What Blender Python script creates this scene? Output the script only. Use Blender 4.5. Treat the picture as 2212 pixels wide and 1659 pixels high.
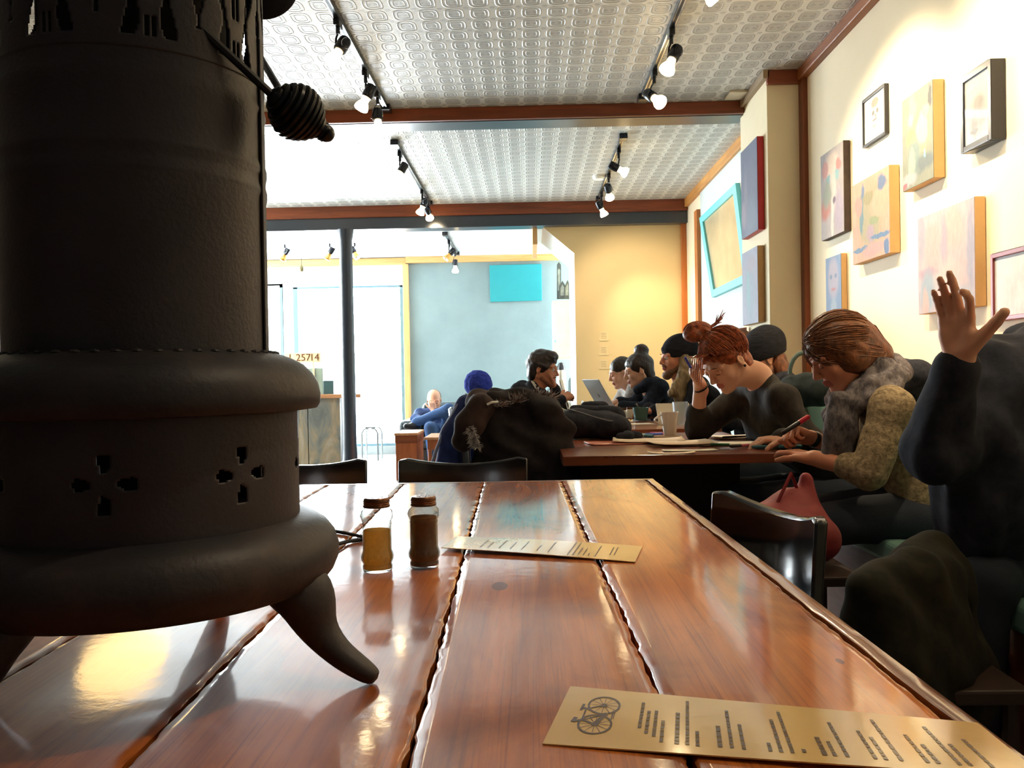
import bpy, bmesh, math, random
import numpy as np
from mathutils import Vector, Matrix
random.seed(7); RNG = np.random.default_rng(7)
for o in list(bpy.data.objects): bpy.data.objects.remove(o)
S = bpy.context.scene; C = S.collection
# ---------------------------------------------------------------- camera
FPX = 1853.0; EYE = np.array([0, 0, 1.05])
_cy = np.array([(1145-1106)/FPX, -(808-829.5)/FPX, -1.0]); _cy /= np.linalg.norm(_cy)
_cz = np.array([-.0175, 1, 0.0]); _cz -= _cy*_cz.dot(_cy); _cz /= np.linalg.norm(_cz)
CAMR = np.array([np.cross(_cy, _cz), _cy, _cz])
cam = bpy.data.objects.new('camera', bpy.data.cameras.new('camera')); C.objects.link(cam)
cam.data.sensor_width = 36; cam.data.lens = FPX/2212*36; cam.data.clip_start = .02
_m = Matrix(CAMR.tolist()).to_4x4(); _m.translation = EYE; cam.matrix_world = _m
S.camera = cam
S.view_settings.view_transform = 'Standard'; S.view_settings.look = 'None'
S.view_settings.gamma = 1; S.view_settings.exposure = 0.25
# ---------------------------------------------------------------- overcast sky outside the windows
W = bpy.data.worlds.new('world'); S.world = W; W.use_nodes = True
W.node_tree.nodes['Background'].inputs[0].default_value = (.86, .95, 1.0, 1)
W.node_tree.nodes['Background'].inputs[1].default_value = 30.0
def portal(name, loc, sx, sz, rot):
    l = bpy.data.lights.new(name, 'AREA'); l.shape = 'RECTANGLE'; l.size = sx; l.size_y = sz
    l.cycles.is_portal = True
    o = bpy.data.objects.new(name, l); C.objects.link(o); o.location = loc; o.rotation_euler = rot
portal('window_portal', (-3.9, 11.72, 1.3), 5.3, 2.6, (math.radians(-90), 0, 0))
portal('side_window_portal', (-6.42, 9.9, 1.4), 2.8, 2.2, (math.radians(90), 0, math.radians(-90)))

# ---------------------------------------------------------------- measuring helpers: a photo pixel at a known depth / height / wall
def ray(px, py): return CAMR @ np.array([(px-1106)/FPX, -(py-829.5)/FPX, -1.0])
def py_(px, py, Y): d = ray(px, py); return EYE+d*(Y/d[1])
def pz_(px, py, Z): d = ray(px, py); return EYE+d*((Z-1.05)/d[2])
def px_(px, py, X): d = ray(px, py); return EYE+d*(X/d[0])
P = py_
# ---------------------------------------------------------------- materials
def lin(c): return tuple(((v/255+.055)/1.055)**2.4 if v/255 > .04045 else v/255/12.92 for v in c)
MATS = {}
def nn(nt, t, **k):
    n = nt.nodes.new(t)
    for a, v in k.items(): setattr(n, a, v)
    return n
def mth(nt, op, a, b=None, c=None):
    n = nt.nodes.new('ShaderNodeMath'); n.operation = op
    for i, v in enumerate((a, b, c)):
        if v is None: continue
        if isinstance(v, (int, float)): n.inputs[i].default_value = v
        else: nt.links.new(v, n.inputs[i])
    return n.outputs[0]
def mixc(nt, f, a, b, mode='MIX'):
    n = nt.nodes.new('ShaderNodeMix'); n.data_type = 'RGBA'; n.blend_type = mode
    for i, v in ((0, f), (6, a), (7, b)):
        if isinstance(v, (int, float)): n.inputs[i].default_value = v
        elif isinstance(v, tuple): n.inputs[i].default_value = (*v[:3], 1)
        else: nt.links.new(v, n.inputs[i])
    return n.outputs[2]
def noise(nt, vec, scale, detail=3, rough=.55, dist=0):
    n = nn(nt, 'ShaderNodeTexNoise'); n.inputs['Scale'].default_value = scale; n.inputs['Detail'].default_value = detail
    n.inputs['Roughness'].default_value = rough; n.inputs['Distortion'].default_value = dist
    nt.links.new(vec, n.inputs['Vector']); return n.outputs[0]
def mapv(nt, vec, scale=(1, 1, 1), loc=(0, 0, 0), rot=(0, 0, 0)):
    n = nn(nt, 'ShaderNodeMapping'); n.inputs['Scale'].default_value = scale; n.inputs['Location'].default_value = loc
    n.inputs['Rotation'].default_value = rot; nt.links.new(vec, n.inputs['Vector']); return n.outputs[0]
def ramp(nt, f, stops):
    n = nn(nt, 'ShaderNodeValToRGB'); e = n.color_ramp.elements
    while len(e) < len(stops): e.new(.5)
    for i, (p, c) in enumerate(stops): e[i].position = p; e[i].color = (*c[:3], 1) if isinstance(c, tuple) else (c, c, c, 1)
    nt.links.new(f, n.inputs[0]); return n.outputs[0]
def base(name, rough=.5, metal=0, spec=.5, coat=0, coatr=.1):
    m = bpy.data.materials.new(name); m.use_nodes = True; b = m.node_tree.nodes['Principled BSDF']
    b.inputs['Roughness'].default_value = rough; b.inputs['Metallic'].default_value = metal
    b.inputs['Specular IOR Level'].default_value = spec
    b.inputs['Coat Weight'].default_value = coat; b.inputs['Coat Roughness'].default_value = coatr
    return m, m.node_tree, b
def bump(nt, b, h, strength, dist=.01):
    n = nn(nt, 'ShaderNodeBump'); n.inputs['Strength'].default_value = strength; n.inputs['Distance'].default_value = dist
    nt.links.new(h, n.inputs['Height']); nt.links.new(n.outputs[0], b.inputs['Normal'])
def M(name, col, rough=.5, metal=0, spec=.5, var=.12, vs=9, bmp=0, bs=80, coat=0, stretch=(1, 1, 1), emit=0, alpha=None, sheen=0):
    if name in MATS: return MATS[name]
    m, nt, b = base(name, rough, metal, spec, coat); c = lin(col)
    tc = nn(nt, 'ShaderNodeTexCoord').outputs['Object']; tc = mapv(nt, tc, stretch)
    f = noise(nt, tc, vs, 4)
    nt.links.new(mixc(nt, f, tuple(v*(1-var*1.6) for v in c), tuple(min(1, v*(1+var*1.6)) for v in c)), b.inputs['Base Color'])
    if bmp: bump(nt, b, noise(nt, tc, bs, 3), bmp)
    if sheen: b.inputs['Sheen Weight'].default_value = sheen; b.inputs['Sheen Roughness'].default_value = .5
    if emit:
        b.inputs['Emission Color'].default_value = (*c, 1); b.inputs['Emission Strength'].default_value = emit
    MATS[name] = m; return m
def wood(name, dark, light, grain=(30, 2.2, 30), rough=.4, coat=0, coatr=.12, bmp=.15, knots=0, bscale=1.0, spec=.5):
    if name in MATS: return MATS[name]
    m, nt, b = base(name, rough, 0, spec, coat, coatr)
    t = nn(nt, 'ShaderNodeTexCoord').outputs['Object']
    rnd = nn(nt, 'ShaderNodeObjectInfo').outputs['Random']
    off = nn(nt, 'ShaderNodeVectorMath', operation='ADD'); nt.links.new(t, off.inputs[0])
    cmb = nn(nt, 'ShaderNodeCombineXYZ'); nt.links.new(mth(nt, 'MULTIPLY', rnd, 13.0), cmb.inputs[1]); nt.links.new(mth(nt, 'MULTIPLY', rnd, 7.0), cmb.inputs[0])
    nt.links.new(cmb.outputs[0], off.inputs[1]); v = off.outputs[0]
    g = noise(nt, mapv(nt, v, grain), 1.0, 6, .6, .6)
    big = noise(nt, mapv(nt, v, (grain[0]*.12, grain[1]*.5, grain[2]*.12)), 1.0, 3, .5, .4)
    f = mth(nt, 'ADD', mth(nt, 'MULTIPLY', g, .5), mth(nt, 'MULTIPLY', big, .5))
    d, l = lin(dark), lin(light); mid = tuple((a+c)/2 for a, c in zip(d, l))
    col = ramp(nt, f, [(.36, d), (.5, mid), (.63, l)])
    if knots:
        patch = noise(nt, mapv(nt, v, (7, 2.2, 7)), 1.0, 5, .6, 1.2); pm = nn(nt, 'ShaderNodeMapRange'); pm.inputs[1].default_value = .5; pm.inputs[2].default_value = .72; nt.links.new(patch, pm.inputs[0])
        col = mixc(nt, mth(nt, 'MULTIPLY', pm.outputs[0], .65), col, lin((92, 32, 18)))
        lines = noise(nt, mapv(nt, v, (260, 3.2, 260)), 1.0, 4, .65, .8); lm = nn(nt, 'ShaderNodeMapRange'); lm.inputs[1].default_value = .52; lm.inputs[2].default_value = .7; nt.links.new(lines, lm.inputs[0])
        col = mixc(nt, mth(nt, 'MULTIPLY', lm.outputs[0], .5), col, lin((84, 34, 14)))
    col = mixc(nt, mth(nt, 'MULTIPLY', mth(nt, 'SUBTRACT', rnd, .5), .35), col, tuple(x*.55 for x in d))
    if knots:
        vor = nn(nt, 'ShaderNodeTexVoronoi'); vor.inputs['Scale'].default_value = 1.0
        nt.links.new(mapv(nt, v, (5.5, 2.6, 5.5)), vor.inputs['Vector'])
        k = mth(nt, 'LESS_THAN', vor.outputs['Distance'], .07)
        col = mixc(nt, mth(nt, 'MULTIPLY', k, .75), col, tuple(x*.3 for x in d))
    nt.links.new(col, b.inputs['Base Color'])
    r = noise(nt, v, 14, 4)
    nt.links.new(mth(nt, 'ADD', mth(nt, 'MULTIPLY', r, .16), rough-.08), b.inputs['Roughness'])
    if bmp:
        h = mth(nt, 'ADD', mth(nt, 'MULTIPLY', g, .14), mth(nt, 'ADD', mth(nt, 'MULTIPLY', noise(nt, v, 55*bscale, 4), .55), mth(nt, 'MULTIPLY', noise(nt, v, 9, 2), .25)))
        bump(nt, b, h, bmp, .004)
        if coat: nt.links.new(b.inputs['Normal'].links[0].from_socket, b.inputs['Coat Normal'])
    MATS[name] = m; return m
def glass(name, col=(255, 255, 255), rough=.02):
    if name in MATS: return MATS[name]
    m, nt, b = base(name, rough); b.inputs['Base Color'].default_value = (*lin(col), 1)
    b.inputs['Transmission Weight'].default_value = 1; b.inputs['IOR'].default_value = 1.45
    MATS[name] = m; return m
def thin_glass(name):
    if name in MATS: return MATS[name]
    m = bpy.data.materials.new(name); m.use_nodes = True; nt = m.node_tree; nt.nodes.clear()
    o = nn(nt, 'ShaderNodeOutputMaterial'); tr = nn(nt, 'ShaderNodeBsdfTransparent'); gl = nn(nt, 'ShaderNodeBsdfGlossy'); gl.inputs['Roughness'].default_value = .08
    df = nn(nt, 'ShaderNodeBsdfDiffuse'); df.inputs[0].default_value = (.55, .58, .56, 1); lw = nn(nt, 'ShaderNodeLayerWeight'); lw.inputs[0].default_value = .5
    fo = mth(nt, 'ADD', mth(nt, 'MULTIPLY', mth(nt, 'POWER', lw.outputs['Facing'], 2.5), .6), .07); mx = nn(nt, 'ShaderNodeMixShader'); m2 = nn(nt, 'ShaderNodeMixShader'); fd = mth(nt, 'ADD', mth(nt, 'MULTIPLY', mth(nt, 'POWER', lw.outputs['Facing'], 3.0), .5), .05)
    nt.links.new(mixc(nt, mth(nt, 'POWER', lw.outputs['Facing'], 1.3), (.96, .97, .96), (.34, .38, .37)), tr.inputs[0])
    nt.links.new(fd, m2.inputs[0]); nt.links.new(tr.outputs[0], m2.inputs[1]); nt.links.new(df.outputs[0], m2.inputs[2])
    nt.links.new(fo, mx.inputs[0]); nt.links.new(m2.outputs[0], mx.inputs[1]); nt.links.new(gl.outputs[0], mx.inputs[2]); nt.links.new(mx.outputs[0], o.inputs[0])
    MATS[name] = m; return m
def pane_glass(name):
    if name in MATS: return MATS[name]
    m = bpy.data.materials.new(name); m.use_nodes = True; nt = m.node_tree; nt.nodes.clear()
    o = nn(nt, 'ShaderNodeOutputMaterial'); tr = nn(nt, 'ShaderNodeBsdfTransparent'); gl = nn(nt, 'ShaderNodeBsdfGlossy'); gl.inputs['Roughness'].default_value = .03
    lw = nn(nt, 'ShaderNodeLayerWeight'); lw.inputs[0].default_value = .5; fo = mth(nt, 'ADD', mth(nt, 'MULTIPLY', mth(nt, 'POWER', lw.outputs['Facing'], 5.0), .9), .04); mx = nn(nt, 'ShaderNodeMixShader')
    nt.links.new(fo, mx.inputs[0]); nt.links.new(tr.outputs[0], mx.inputs[1]); nt.links.new(gl.outputs[0], mx.inputs[2]); nt.links.new(mx.outputs[0], o.inputs[0])
    MATS[name] = m; return m
def powder(name, col, tr=.55):
    m = bpy.data.materials.new(name); m.use_nodes = True; nt = m.node_tree; nt.nodes.clear(); o = nn(nt, 'ShaderNodeOutputMaterial'); a = nn(nt, 'ShaderNodeBsdfDiffuse'); b = nn(nt, 'ShaderNodeBsdfTranslucent'); mx = nn(nt, 'ShaderNodeMixShader'); mx.inputs[0].default_value = tr
    t = nn(nt, 'ShaderNodeTexCoord').outputs['Object']; c = lin(col); cc = mixc(nt, noise(nt, t, 180, 3), tuple(x*.75 for x in c), tuple(min(1, x*1.2) for x in c))
    for q in (a, b): nt.links.new(cc, q.inputs[0])
    nt.links.new(a.outputs[0], mx.inputs[1]); nt.links.new(b.outputs[0], mx.inputs[2]); nt.links.new(mx.outputs[0], o.inputs[0]); return m
def emitter(name, col, k):
    if name in MATS: return MATS[name]
    m = bpy.data.materials.new(name); m.use_nodes = True; b = m.node_tree.nodes['Principled BSDF']
    b.inputs['Base Color'].default_value = (*col, 1); b.inputs['Emission Color'].default_value = (*col, 1); b.inputs['Emission Strength'].default_value = k
    MATS[name] = m; return m
def painting(name, basec, blobs, nz=5.0, w=1, h=1, brush=.12):
    """canvas paint: ellipses (u, v, ru, rv, rgb, soft) laid over a base, edges roughened by brush noise; object y,z -> 0..1"""
    m, nt, b = base(name, .6); t = nn(nt, 'ShaderNodeTexCoord').outputs['Object']
    sp = nn(nt, 'ShaderNodeSeparateXYZ'); nt.links.new(t, sp.inputs[0])
    wn = nn(nt, 'ShaderNodeTexNoise'); wn.inputs['Scale'].default_value = nz/max(w, h); wn.inputs['Detail'].default_value = 4; nt.links.new(t, wn.inputs['Vector'])
    ws = nn(nt, 'ShaderNodeSeparateColor'); nt.links.new(wn.outputs['Color'], ws.inputs[0])
    u = mth(nt, 'ADD', mth(nt, 'DIVIDE', sp.outputs[1], w), mth(nt, 'MULTIPLY', mth(nt, 'SUBTRACT', ws.outputs[0], .5), brush))
    v = mth(nt, 'ADD', mth(nt, 'DIVIDE', sp.outputs[2], h), mth(nt, 'MULTIPLY', mth(nt, 'SUBTRACT', ws.outputs[1], .5), brush))
    col = mixc(nt, ws.outputs[2], tuple(x*.42 for x in lin(basec)), tuple(x*.68 for x in lin(basec)))
    for (bu, bv, ru, rv, c, soft) in blobs:
        du = mth(nt, 'DIVIDE', mth(nt, 'SUBTRACT', u, bu-.5), ru); dv = mth(nt, 'DIVIDE', mth(nt, 'SUBTRACT', v, bv-.5), rv)
        d = mth(nt, 'SQRT', mth(nt, 'ADD', mth(nt, 'MULTIPLY', du, du), mth(nt, 'MULTIPLY', dv, dv)))
        k = nn(nt, 'ShaderNodeMapRange'); k.inputs[1].default_value = 1-soft*.5; k.inputs[2].default_value = 1+soft*.5; k.inputs[3].default_value = 1; k.inputs[4].default_value = 0
        nt.links.new(d, k.inputs[0]); col = mixc(nt, k.outputs[0], col, tuple(x*.5 for x in lin(c)))
    fine = noise(nt, mapv(nt, t, (60, 60, 25)), 1, 3)
    col = mixc(nt, .35, col, mixc(nt, fine, (.25, .25, .28), (1, 1, 1)), 'SOFT_LIGHT')
    nt.links.new(col, b.inputs['Base Color']); bump(nt, b, fine, .25, .003); return m
# ---------------------------------------------------------------- geometry helpers
def rotm(axis, deg): return np.array(Matrix.Rotation(math.radians(deg), 3, axis))
def frame(d, up=(0, 0, 1)):
    d = np.array(d, float); d /= np.linalg.norm(d); u = np.array(up, float)
    if abs(d.dot(u)/np.linalg.norm(u)) > .98: u = np.array([0, 1.0, 0])
    s = np.cross(d, u); s /= np.linalg.norm(s); u = np.cross(s, d); return d, s, u
class G:
    def __init__(s): s.v = []; s.f = []; s.mi = []; s.cur = 0
    def add(s, v, f):
        n = len(s.v); s.v += [tuple(map(float, p)) for p in v]; s.f += [tuple(i+n for i in q) for q in f]; s.mi += [s.cur]*len(f); return s
    def box(s, c, d, R=None):
        c = np.array(c, float); h = np.array(d, float)/2; q = np.array([(x, y, z) for x in (-1, 1) for y in (-1, 1) for z in (-1, 1)])*h
        if R is not None: q = q@np.array(R).T
        return s.add(q+c, [(0, 1, 3, 2), (4, 6, 7, 5), (0, 4, 5, 1), (2, 3, 7, 6), (0, 2, 6, 4), (1, 5, 7, 3)])
    def lohi(s, a, b): a = np.array(a, float); b = np.array(b, float); return s.box((a+b)/2, np.abs(b-a))
    def tube(s, pts, r, n=8, cap=True, flat=1.0):
        pts = [np.array(p, float) for p in pts]; k = len(pts); r = [r]*k if isinstance(r, (int, float)) else r
        vs = []; fs = []; prev = None
        for i, p in enumerate(pts):
            d = pts[min(i+1, k-1)]-pts[max(i-1, 0)]; d = d/(np.linalg.norm(d)+1e-9)
            if prev is None: _, a, _ = frame(d)
            else: a = prev-d*prev.dot(d); a /= np.linalg.norm(a)+1e-9
            prev = a; b = np.cross(d, a)
            for j in range(n):
                t = 2*math.pi*j/n; vs.append(p+r[i]*(math.cos(t)*a+math.sin(t)*flat*b))
        for i in range(k-1):
            for j in range(n): fs.append((i*n+j, i*n+(j+1) % n, (i+1)*n+(j+1) % n, (i+1)*n+j))
        if cap: fs += [tuple(range(n))[::-1], tuple(range((k-1)*n, k*n))]
        return s.add(vs, fs)
    def lathe(s, prof, c=(0, 0, 0), n=32, axis=(0, 0, 1), cap=True, wob=None):
        d, a, b = frame(axis); c = np.array(c, float); vs = []; fs = []
        for i, (r, z) in enumerate(prof):
            for j in range(n):
                t = 2*math.pi*j/n; rr = r if wob is None else wob(r, z, t); vs.append(c+d*z+rr*(math.cos(t)*a+math.sin(t)*b))
        for i in range(len(prof)-1):
            for j in range(n): fs.append((i*n+j, i*n+(j+1) % n, (i+1)*n+(j+1) % n, (i+1)*n+j))
        if cap: fs += [tuple(range(n))[::-1], tuple(range((len(prof)-1)*n, len(prof)*n))]
        return s.add(vs, fs)
    def prism(s, poly, ext):
        n = len(poly); p = np.array(poly, float); q = p+np.array(ext, float)
        return s.add(list(p)+list(q), [tuple(range(n)), tuple(range(2*n-1, n-1, -1))]+[(i, i+n, (i+1) % n+n, (i+1) % n) for i in range(n)])
    def ell(s, c, r, R=None, n=16, m=10):
        vs = []; fs = []; R = np.eye(3) if R is None else np.array(R)
        for i in range(m+1):
            ph = math.pi*i/m
            for j in range(n): t = 2*math.pi*j/n; vs.append(np.array(c)+R@(np.array([math.sin(ph)*math.cos(t), math.sin(ph)*math.sin(t), math.cos(ph)])*np.array(r)))
        for i in range(m):
            for j in range(n): fs.append((i*n+j, (i+1)*n+j, (i+1)*n+(j+1) % n, i*n+(j+1) % n))
        return s.add(vs, fs)
    def build(s, name, mat, parent=None, smooth=False, bevel=0, org=None, segs=2):
        if org is None: org = parent['org'] if parent is not None and 'org' in parent else None
        v = np.array(s.v)
        if org is None:
            lo, hi = v.min(0), v.max(0); org = ((lo[0]+hi[0])/2, (lo[1]+hi[1])/2, lo[2])
        me = bpy.data.meshes.new(name); me.from_pydata((v-np.array(org)).tolist(), [], s.f)
        for mm in (mat if isinstance(mat, (list, tuple)) else [mat]): me.materials.append(mm)
        if any(s.mi): me.polygons.foreach_set('material_index', s.mi)
        bm = bmesh.new(); bm.from_mesh(me); bmesh.ops.remove_doubles(bm, verts=bm.verts, dist=1e-6); bmesh.ops.recalc_face_normals(bm, faces=bm.faces); bm.to_mesh(me); bm.free()
        o = bpy.data.objects.new(name, me); C.objects.link(o)
        if parent is not None: o.parent = parent
        else: o.location = org
        o['org'] = [float(x) for x in org]
        if bevel:
            b = o.modifiers.new('bevel', 'BEVEL'); b.width = bevel; b.segments = segs; b.limit_method = 'ANGLE'; b.angle_limit = math.radians(40)
        if smooth:
            me.polygons.foreach_set('use_smooth', [True]*len(me.polygons))
            if smooth != 'all':
                try: me.set_sharp_from_angle(angle=math.radians(42))
                except Exception: pass
        return o
def tag(o, label=None, cat=None, group=None, kind=None):
    for k, v in (('label', label), ('category', cat), ('group', group), ('kind', kind)):
        if v: o[k] = v
    return o
def thing(name, label, cat, org=(0, 0, 0), group=None):
    o = bpy.data.objects.new(name, None); C.objects.link(o); o.location = org; o['org'] = [float(x) for x in org]; o.empty_display_size = .05
    return tag(o, label, cat, group)
def struct(name, g, m, **k): return tag(g.build(name, m, **k), kind='structure')
def copy_tree(o, parent=None):
    c = o.copy(); C.objects.link(c); c.parent = parent
    for ch in list(o.children): copy_tree(ch, c)
    return c
# ---------------------------------------------------------------- shared materials
BLACK = M('black_paint', (32, 33, 40), .32, spec=.5, var=.1)
BLACKMETAL = M('black_metal', (30, 31, 37), .35, 0, .5)
STEEL = M('dark_steel', (60, 70, 82), .3, .6)
CHROME = M('chrome', (200, 205, 208), .2, 1, var=.03)
TRIMWOOD = wood('trim_wood', (92, 42, 18), (150, 78, 36), (26, 26, 2), .45)
TRIMWOODX = wood('trim_wood_beam', (92, 42, 20), (148, 74, 38), (2, 26, 26), .45)
PINE = wood('pine_trim', (196, 140, 78), (226, 180, 122), (30, 30, 2), .5)
PINEX = wood('pine_trim_cross', (196, 140, 78), (226, 180, 122), (2, 30, 30), .5)
CREAM = M('cream_plaster', (238, 226, 196), .7, var=.03, vs=3, bmp=.06, bs=40)
YELLOW = M('yellow_cream_plaster', (232, 206, 142), .7, var=.03, vs=3, bmp=.05, bs=40)
WHITE = M('white_paint', (236, 238, 235), .6, var=.02)
WARMWHITE = M('beige_plaster', (226, 200, 150), .7, var=.03, vs=2)
GREYWALL = M('grey_blue_plaster', (128, 148, 152), .75, var=.14, vs=2.2, bmp=.35, bs=7)
DARKWALL = M('dark_wall_paint', (92, 84, 78), .8, var=.08)
# ================================================================ THE ROOM
def ceiling_material():
    m, nt, b = base('embossed_tin', .42, .0, .5)
    t = nn(nt, 'ShaderNodeNewGeometry').outputs['Position']
    sp = nn(nt, 'ShaderNodeSeparateXYZ'); nt.links.new(t, sp.inputs[0])
    def cell(v, p, o): return mth(nt, 'SUBTRACT', mth(nt, 'FRACT', mth(nt, 'ADD', mth(nt, 'DIVIDE', v, p), o)), .5)
    u = cell(sp.outputs[0], .132, 50.2); v = cell(sp.outputs[1], .14, 0.0)
    au = mth(nt, 'ABSOLUTE', u); av = mth(nt, 'ABSOLUTE', v)
    def pw(a, k): return mth(nt, 'POWER', mth(nt, 'ABSOLUTE', a), k)
    d = mth(nt, 'POWER', mth(nt, 'ADD', pw(mth(nt, 'DIVIDE', u, .36), 3.2), pw(mth(nt, 'DIVIDE', v, .43), 3.2)), .31)   # rounded lozenge
    def ring(c, w):
        k = nn(nt, 'ShaderNodeMapRange', interpolation_type='SMOOTHSTEP'); k.inputs[1].default_value = 0; k.inputs[2].default_value = w; k.inputs[3].default_value = 1; k.inputs[4].default_value = 0
        nt.links.new(mth(nt, 'ABSOLUTE', mth(nt, 'SUBTRACT', d, c)), k.inputs[0]); return k.outputs[0]
    r1 = ring(1.0, .12); r2 = ring(.62, .1)
    inside = mth(nt, 'LESS_THAN', d, .95)
    dots = mth(nt, 'LESS_THAN', mth(nt, 'ADD', pw(mth(nt, 'SUBTRACT', au, .13), 2), pw(v, 2)), .006)
    # corner rosettes and beads in the bands between the lozenges
    cu = mth(nt, 'SUBTRACT', .5, au); cv = mth(nt, 'SUBTRACT', .5, av)
    ros = mth(nt, 'LESS_THAN', mth(nt, 'ADD', pw(cu, 2), pw(cv, 2)), .012)
    fl = noise(nt, mapv(nt, t, (48, 48, 48)), 1.0, 2)
    band = mth(nt, 'MULTIPLY', mth(nt, 'SUBTRACT', 1.0, inside), mth(nt, 'GREATER_THAN', mth(nt, 'SINE', mth(nt, 'MULTIPLY', v, 37.7)), .2))
    hgt = mth(nt, 'ADD', mth(nt, 'ADD', mth(nt, 'MULTIPLY', r1, .9), mth(nt, 'MULTIPLY', r2, .5)), mth(nt, 'ADD', mth(nt, 'MULTIPLY', mth(nt, 'ADD', ros, dots), -.6), mth(nt, 'ADD', mth(nt, 'MULTIPLY', band, .5), mth(nt, 'MULTIPLY', fl, .3))))
    c = mixc(nt, inside, lin((214, 216, 210)), lin((184, 186, 182)))
    c = mixc(nt, mth(nt, 'MULTIPLY', r1, .55), c, lin((150, 152, 150)))
    c = mixc(nt, mth(nt, 'MULTIPLY', mth(nt, 'ADD', ros, dots), .55), c, lin((138, 140, 142)))
    c = mixc(nt, mth(nt, 'MULTIPLY', band, .3), c, lin((240, 242, 240)))
    nt.links.new(c, b.inputs['Base Color']); bump(nt, b, hgt, .55, .008); return m
TIN = ceiling_material()
FARCEIL = M('white_board_ceiling', (232, 238, 240), .5, var=.04, vs=1, stretch=(14, .2, 1))
def floor_material():
    m, nt, b = base('worn_concrete_floor', .35)
    t = nn(nt, 'ShaderNodeNewGeometry').outputs['Position']
    n1 = noise(nt, t, 1.3, 5); br = nn(nt, 'ShaderNodeTexBrick'); br.inputs['Scale'].default_value = 1.6; br.inputs['Mortar Size'].default_value = .008
    nt.links.new(t, br.inputs['Vector']); br.inputs['Color1'].default_value = (.30, .29, .27, 1); br.inputs['Color2'].default_value = (.34, .33, .31, 1); br.inputs['Mortar'].default_value = (.12, .12, .12, 1)
    nt.links.new(mixc(nt, mth(nt, 'MULTIPLY', n1, .5), br.outputs[0], (.42, .40, .37)), b.inputs['Base Color']); return m
XL, XR, YB, YF, HC = -4.0, 1.725, -2.4, 11.6, 2.9
FH = 2.66
struct('floor', G().lohi((-6.6, YB, -.1), (2.6, YF+.2, 0)), floor_material())
struct('ceiling', G().lohi((-6.6, YB, HC), (2.6, 9.5, HC+.1)), TIN)
struct('ceiling_far', G().lohi((-6.6, 9.5, FH), (2.6, YF+.2, FH+.34)), FARCEIL)
struct('wall_right', G().lohi((XR, YB, 0), (XR+.15, 9.5, HC)), CREAM)
struct('wall_left', G().lohi((XL-.15, YB, 0), (XL, 8.2, HC)), DARKWALL)
struct('wall_back', G().lohi((-6.6, YB-.15, 0), (2.6, YB, HC)), DARKWALL)
struct('wall_left_return', G().lohi((-6.6, 8.2, 0), (XL, 8.35, HC)), CREAM)
# far left side wall of the front room, with a window opening
g = G(); g.lohi((-6.6, 8.35, 0), (-6.45, 8.6, FH)); g.lohi((-6.6, 11.2, 0), (-6.45, YF+.2, FH)); g.lohi((-6.6, 8.6, 0), (-6.45, 11.2, .35)); g.lohi((-6.6, 8.6, 2.45), (-6.45, 11.2, FH)); g.lohi((-6.6, 8.35, FH), (-6.45, 9.5, HC))
struct('wall_far_left', g, WHITE)
g = G(); g.lohi((-6.5, 8.55, .3), (-6.42, 8.62, 2.5)); g.lohi((-6.5, 9.88, .3), (-6.42, 9.95, 2.5)); g.lohi((-6.5, 11.18, .3), (-6.42, 11.25, 2.5)); g.lohi((-6.5, 8.55, .3), (-6.42, 11.25, .37)); g.lohi((-6.5, 8.55, 2.43), (-6.42, 11.25, 2.5))
wf = struct('window_3', g, STEEL)
tag(G().lohi((-6.49, 8.62, .37), (-6.48, 11.18, 2.43)).build('pane', pane_glass('pane_glass'), wf))
# bright far wall: wide shop window on the left, grey plaster on the right
wx0 = P(612, 700, YF)[0]; wx1 = P(634, 700, YF)[0]; wx2 = P(875, 700, YF)[0]; gx1 = P(1290, 700, YF)[0]
wtop = P(760, 618, YF)[2]; wbot = .10
gz = FH
struct('wall_far', G().lohi((wx2+.04, YF, 0), (2.6, YF+.15, gz)), GREYWALL)
g = G(); g.lohi((-6.6, YF, wtop), (wx2+.04, YF+.15, gz)); g.lohi((wx0, YF, 0), (wx1, YF+.15, wtop)); g.lohi((-6.6, YF, 0), (-6.2, YF+.15, wtop)); g.lohi((-6.2, YF, 0), (wx2+.04, YF+.15, wbot)); g.lohi((-4.75, YF, wbot), (-4.6, YF+.15, wtop))
struct('wall_far_window', g, WHITE)
def window(name, x0, x1, z0, z1, y, t=.045, mid=None):
    g = G(); g.lohi((x0, y-.03, z0), (x0+t*1.4, y+.05, z1)); g.lohi((x1-t, y-.03, z0), (x1, y+.05, z1)); g.lohi((x0, y-.03, z1-t*.6), (x1, y+.05, z1)); g.lohi((x0, y-.03, z0), (x1, y+.05, z0+t))
    if mid: g.lohi((mid-.02, y-.03, z0), (mid+.02, y+.05, z1))
    w = struct(name, g, M('window_frame_blue', (96, 128, 142), .4), bevel=.004)
    G().lohi((x0+t, y+.005, z0+t), (x1-t, y+.012, z1-t*.6)).build('pane', pane_glass('pane_glass'), w); return w
window('window_1', wx1, wx2-.02, wbot, wtop, YF+.03)
window('window_2', -4.6, wx0, wbot, wtop+.05, YF+.03)
window('window_4', -6.2, -4.75, wbot, wtop, YF+.03)
z = P(1040, 572, YF)[2]
struct('trim_1', G().lohi((-6.6, YF-.05, gz-.10), (P(878, 600, YF)[0], YF, gz-.01)), PINEX, bevel=.006)
struct('trim_2', G().lohi((P(878, 600, YF)[0], YF-.06, gz-.085), (2.6, YF, gz-.0)), PINEX, bevel=.006)
struct('trim_3', G().lohi((P(873, 700, YF)[0], YF-.07, 0), (P(885, 700, YF)[0], YF, gz-.1)), PINE, bevel=.006)
struct('baseboard_far', G().lohi((wx1, YF-.04, 0), (wx2, YF, .11)), M('grey_baseboard', (150, 158, 160), .5))
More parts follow.
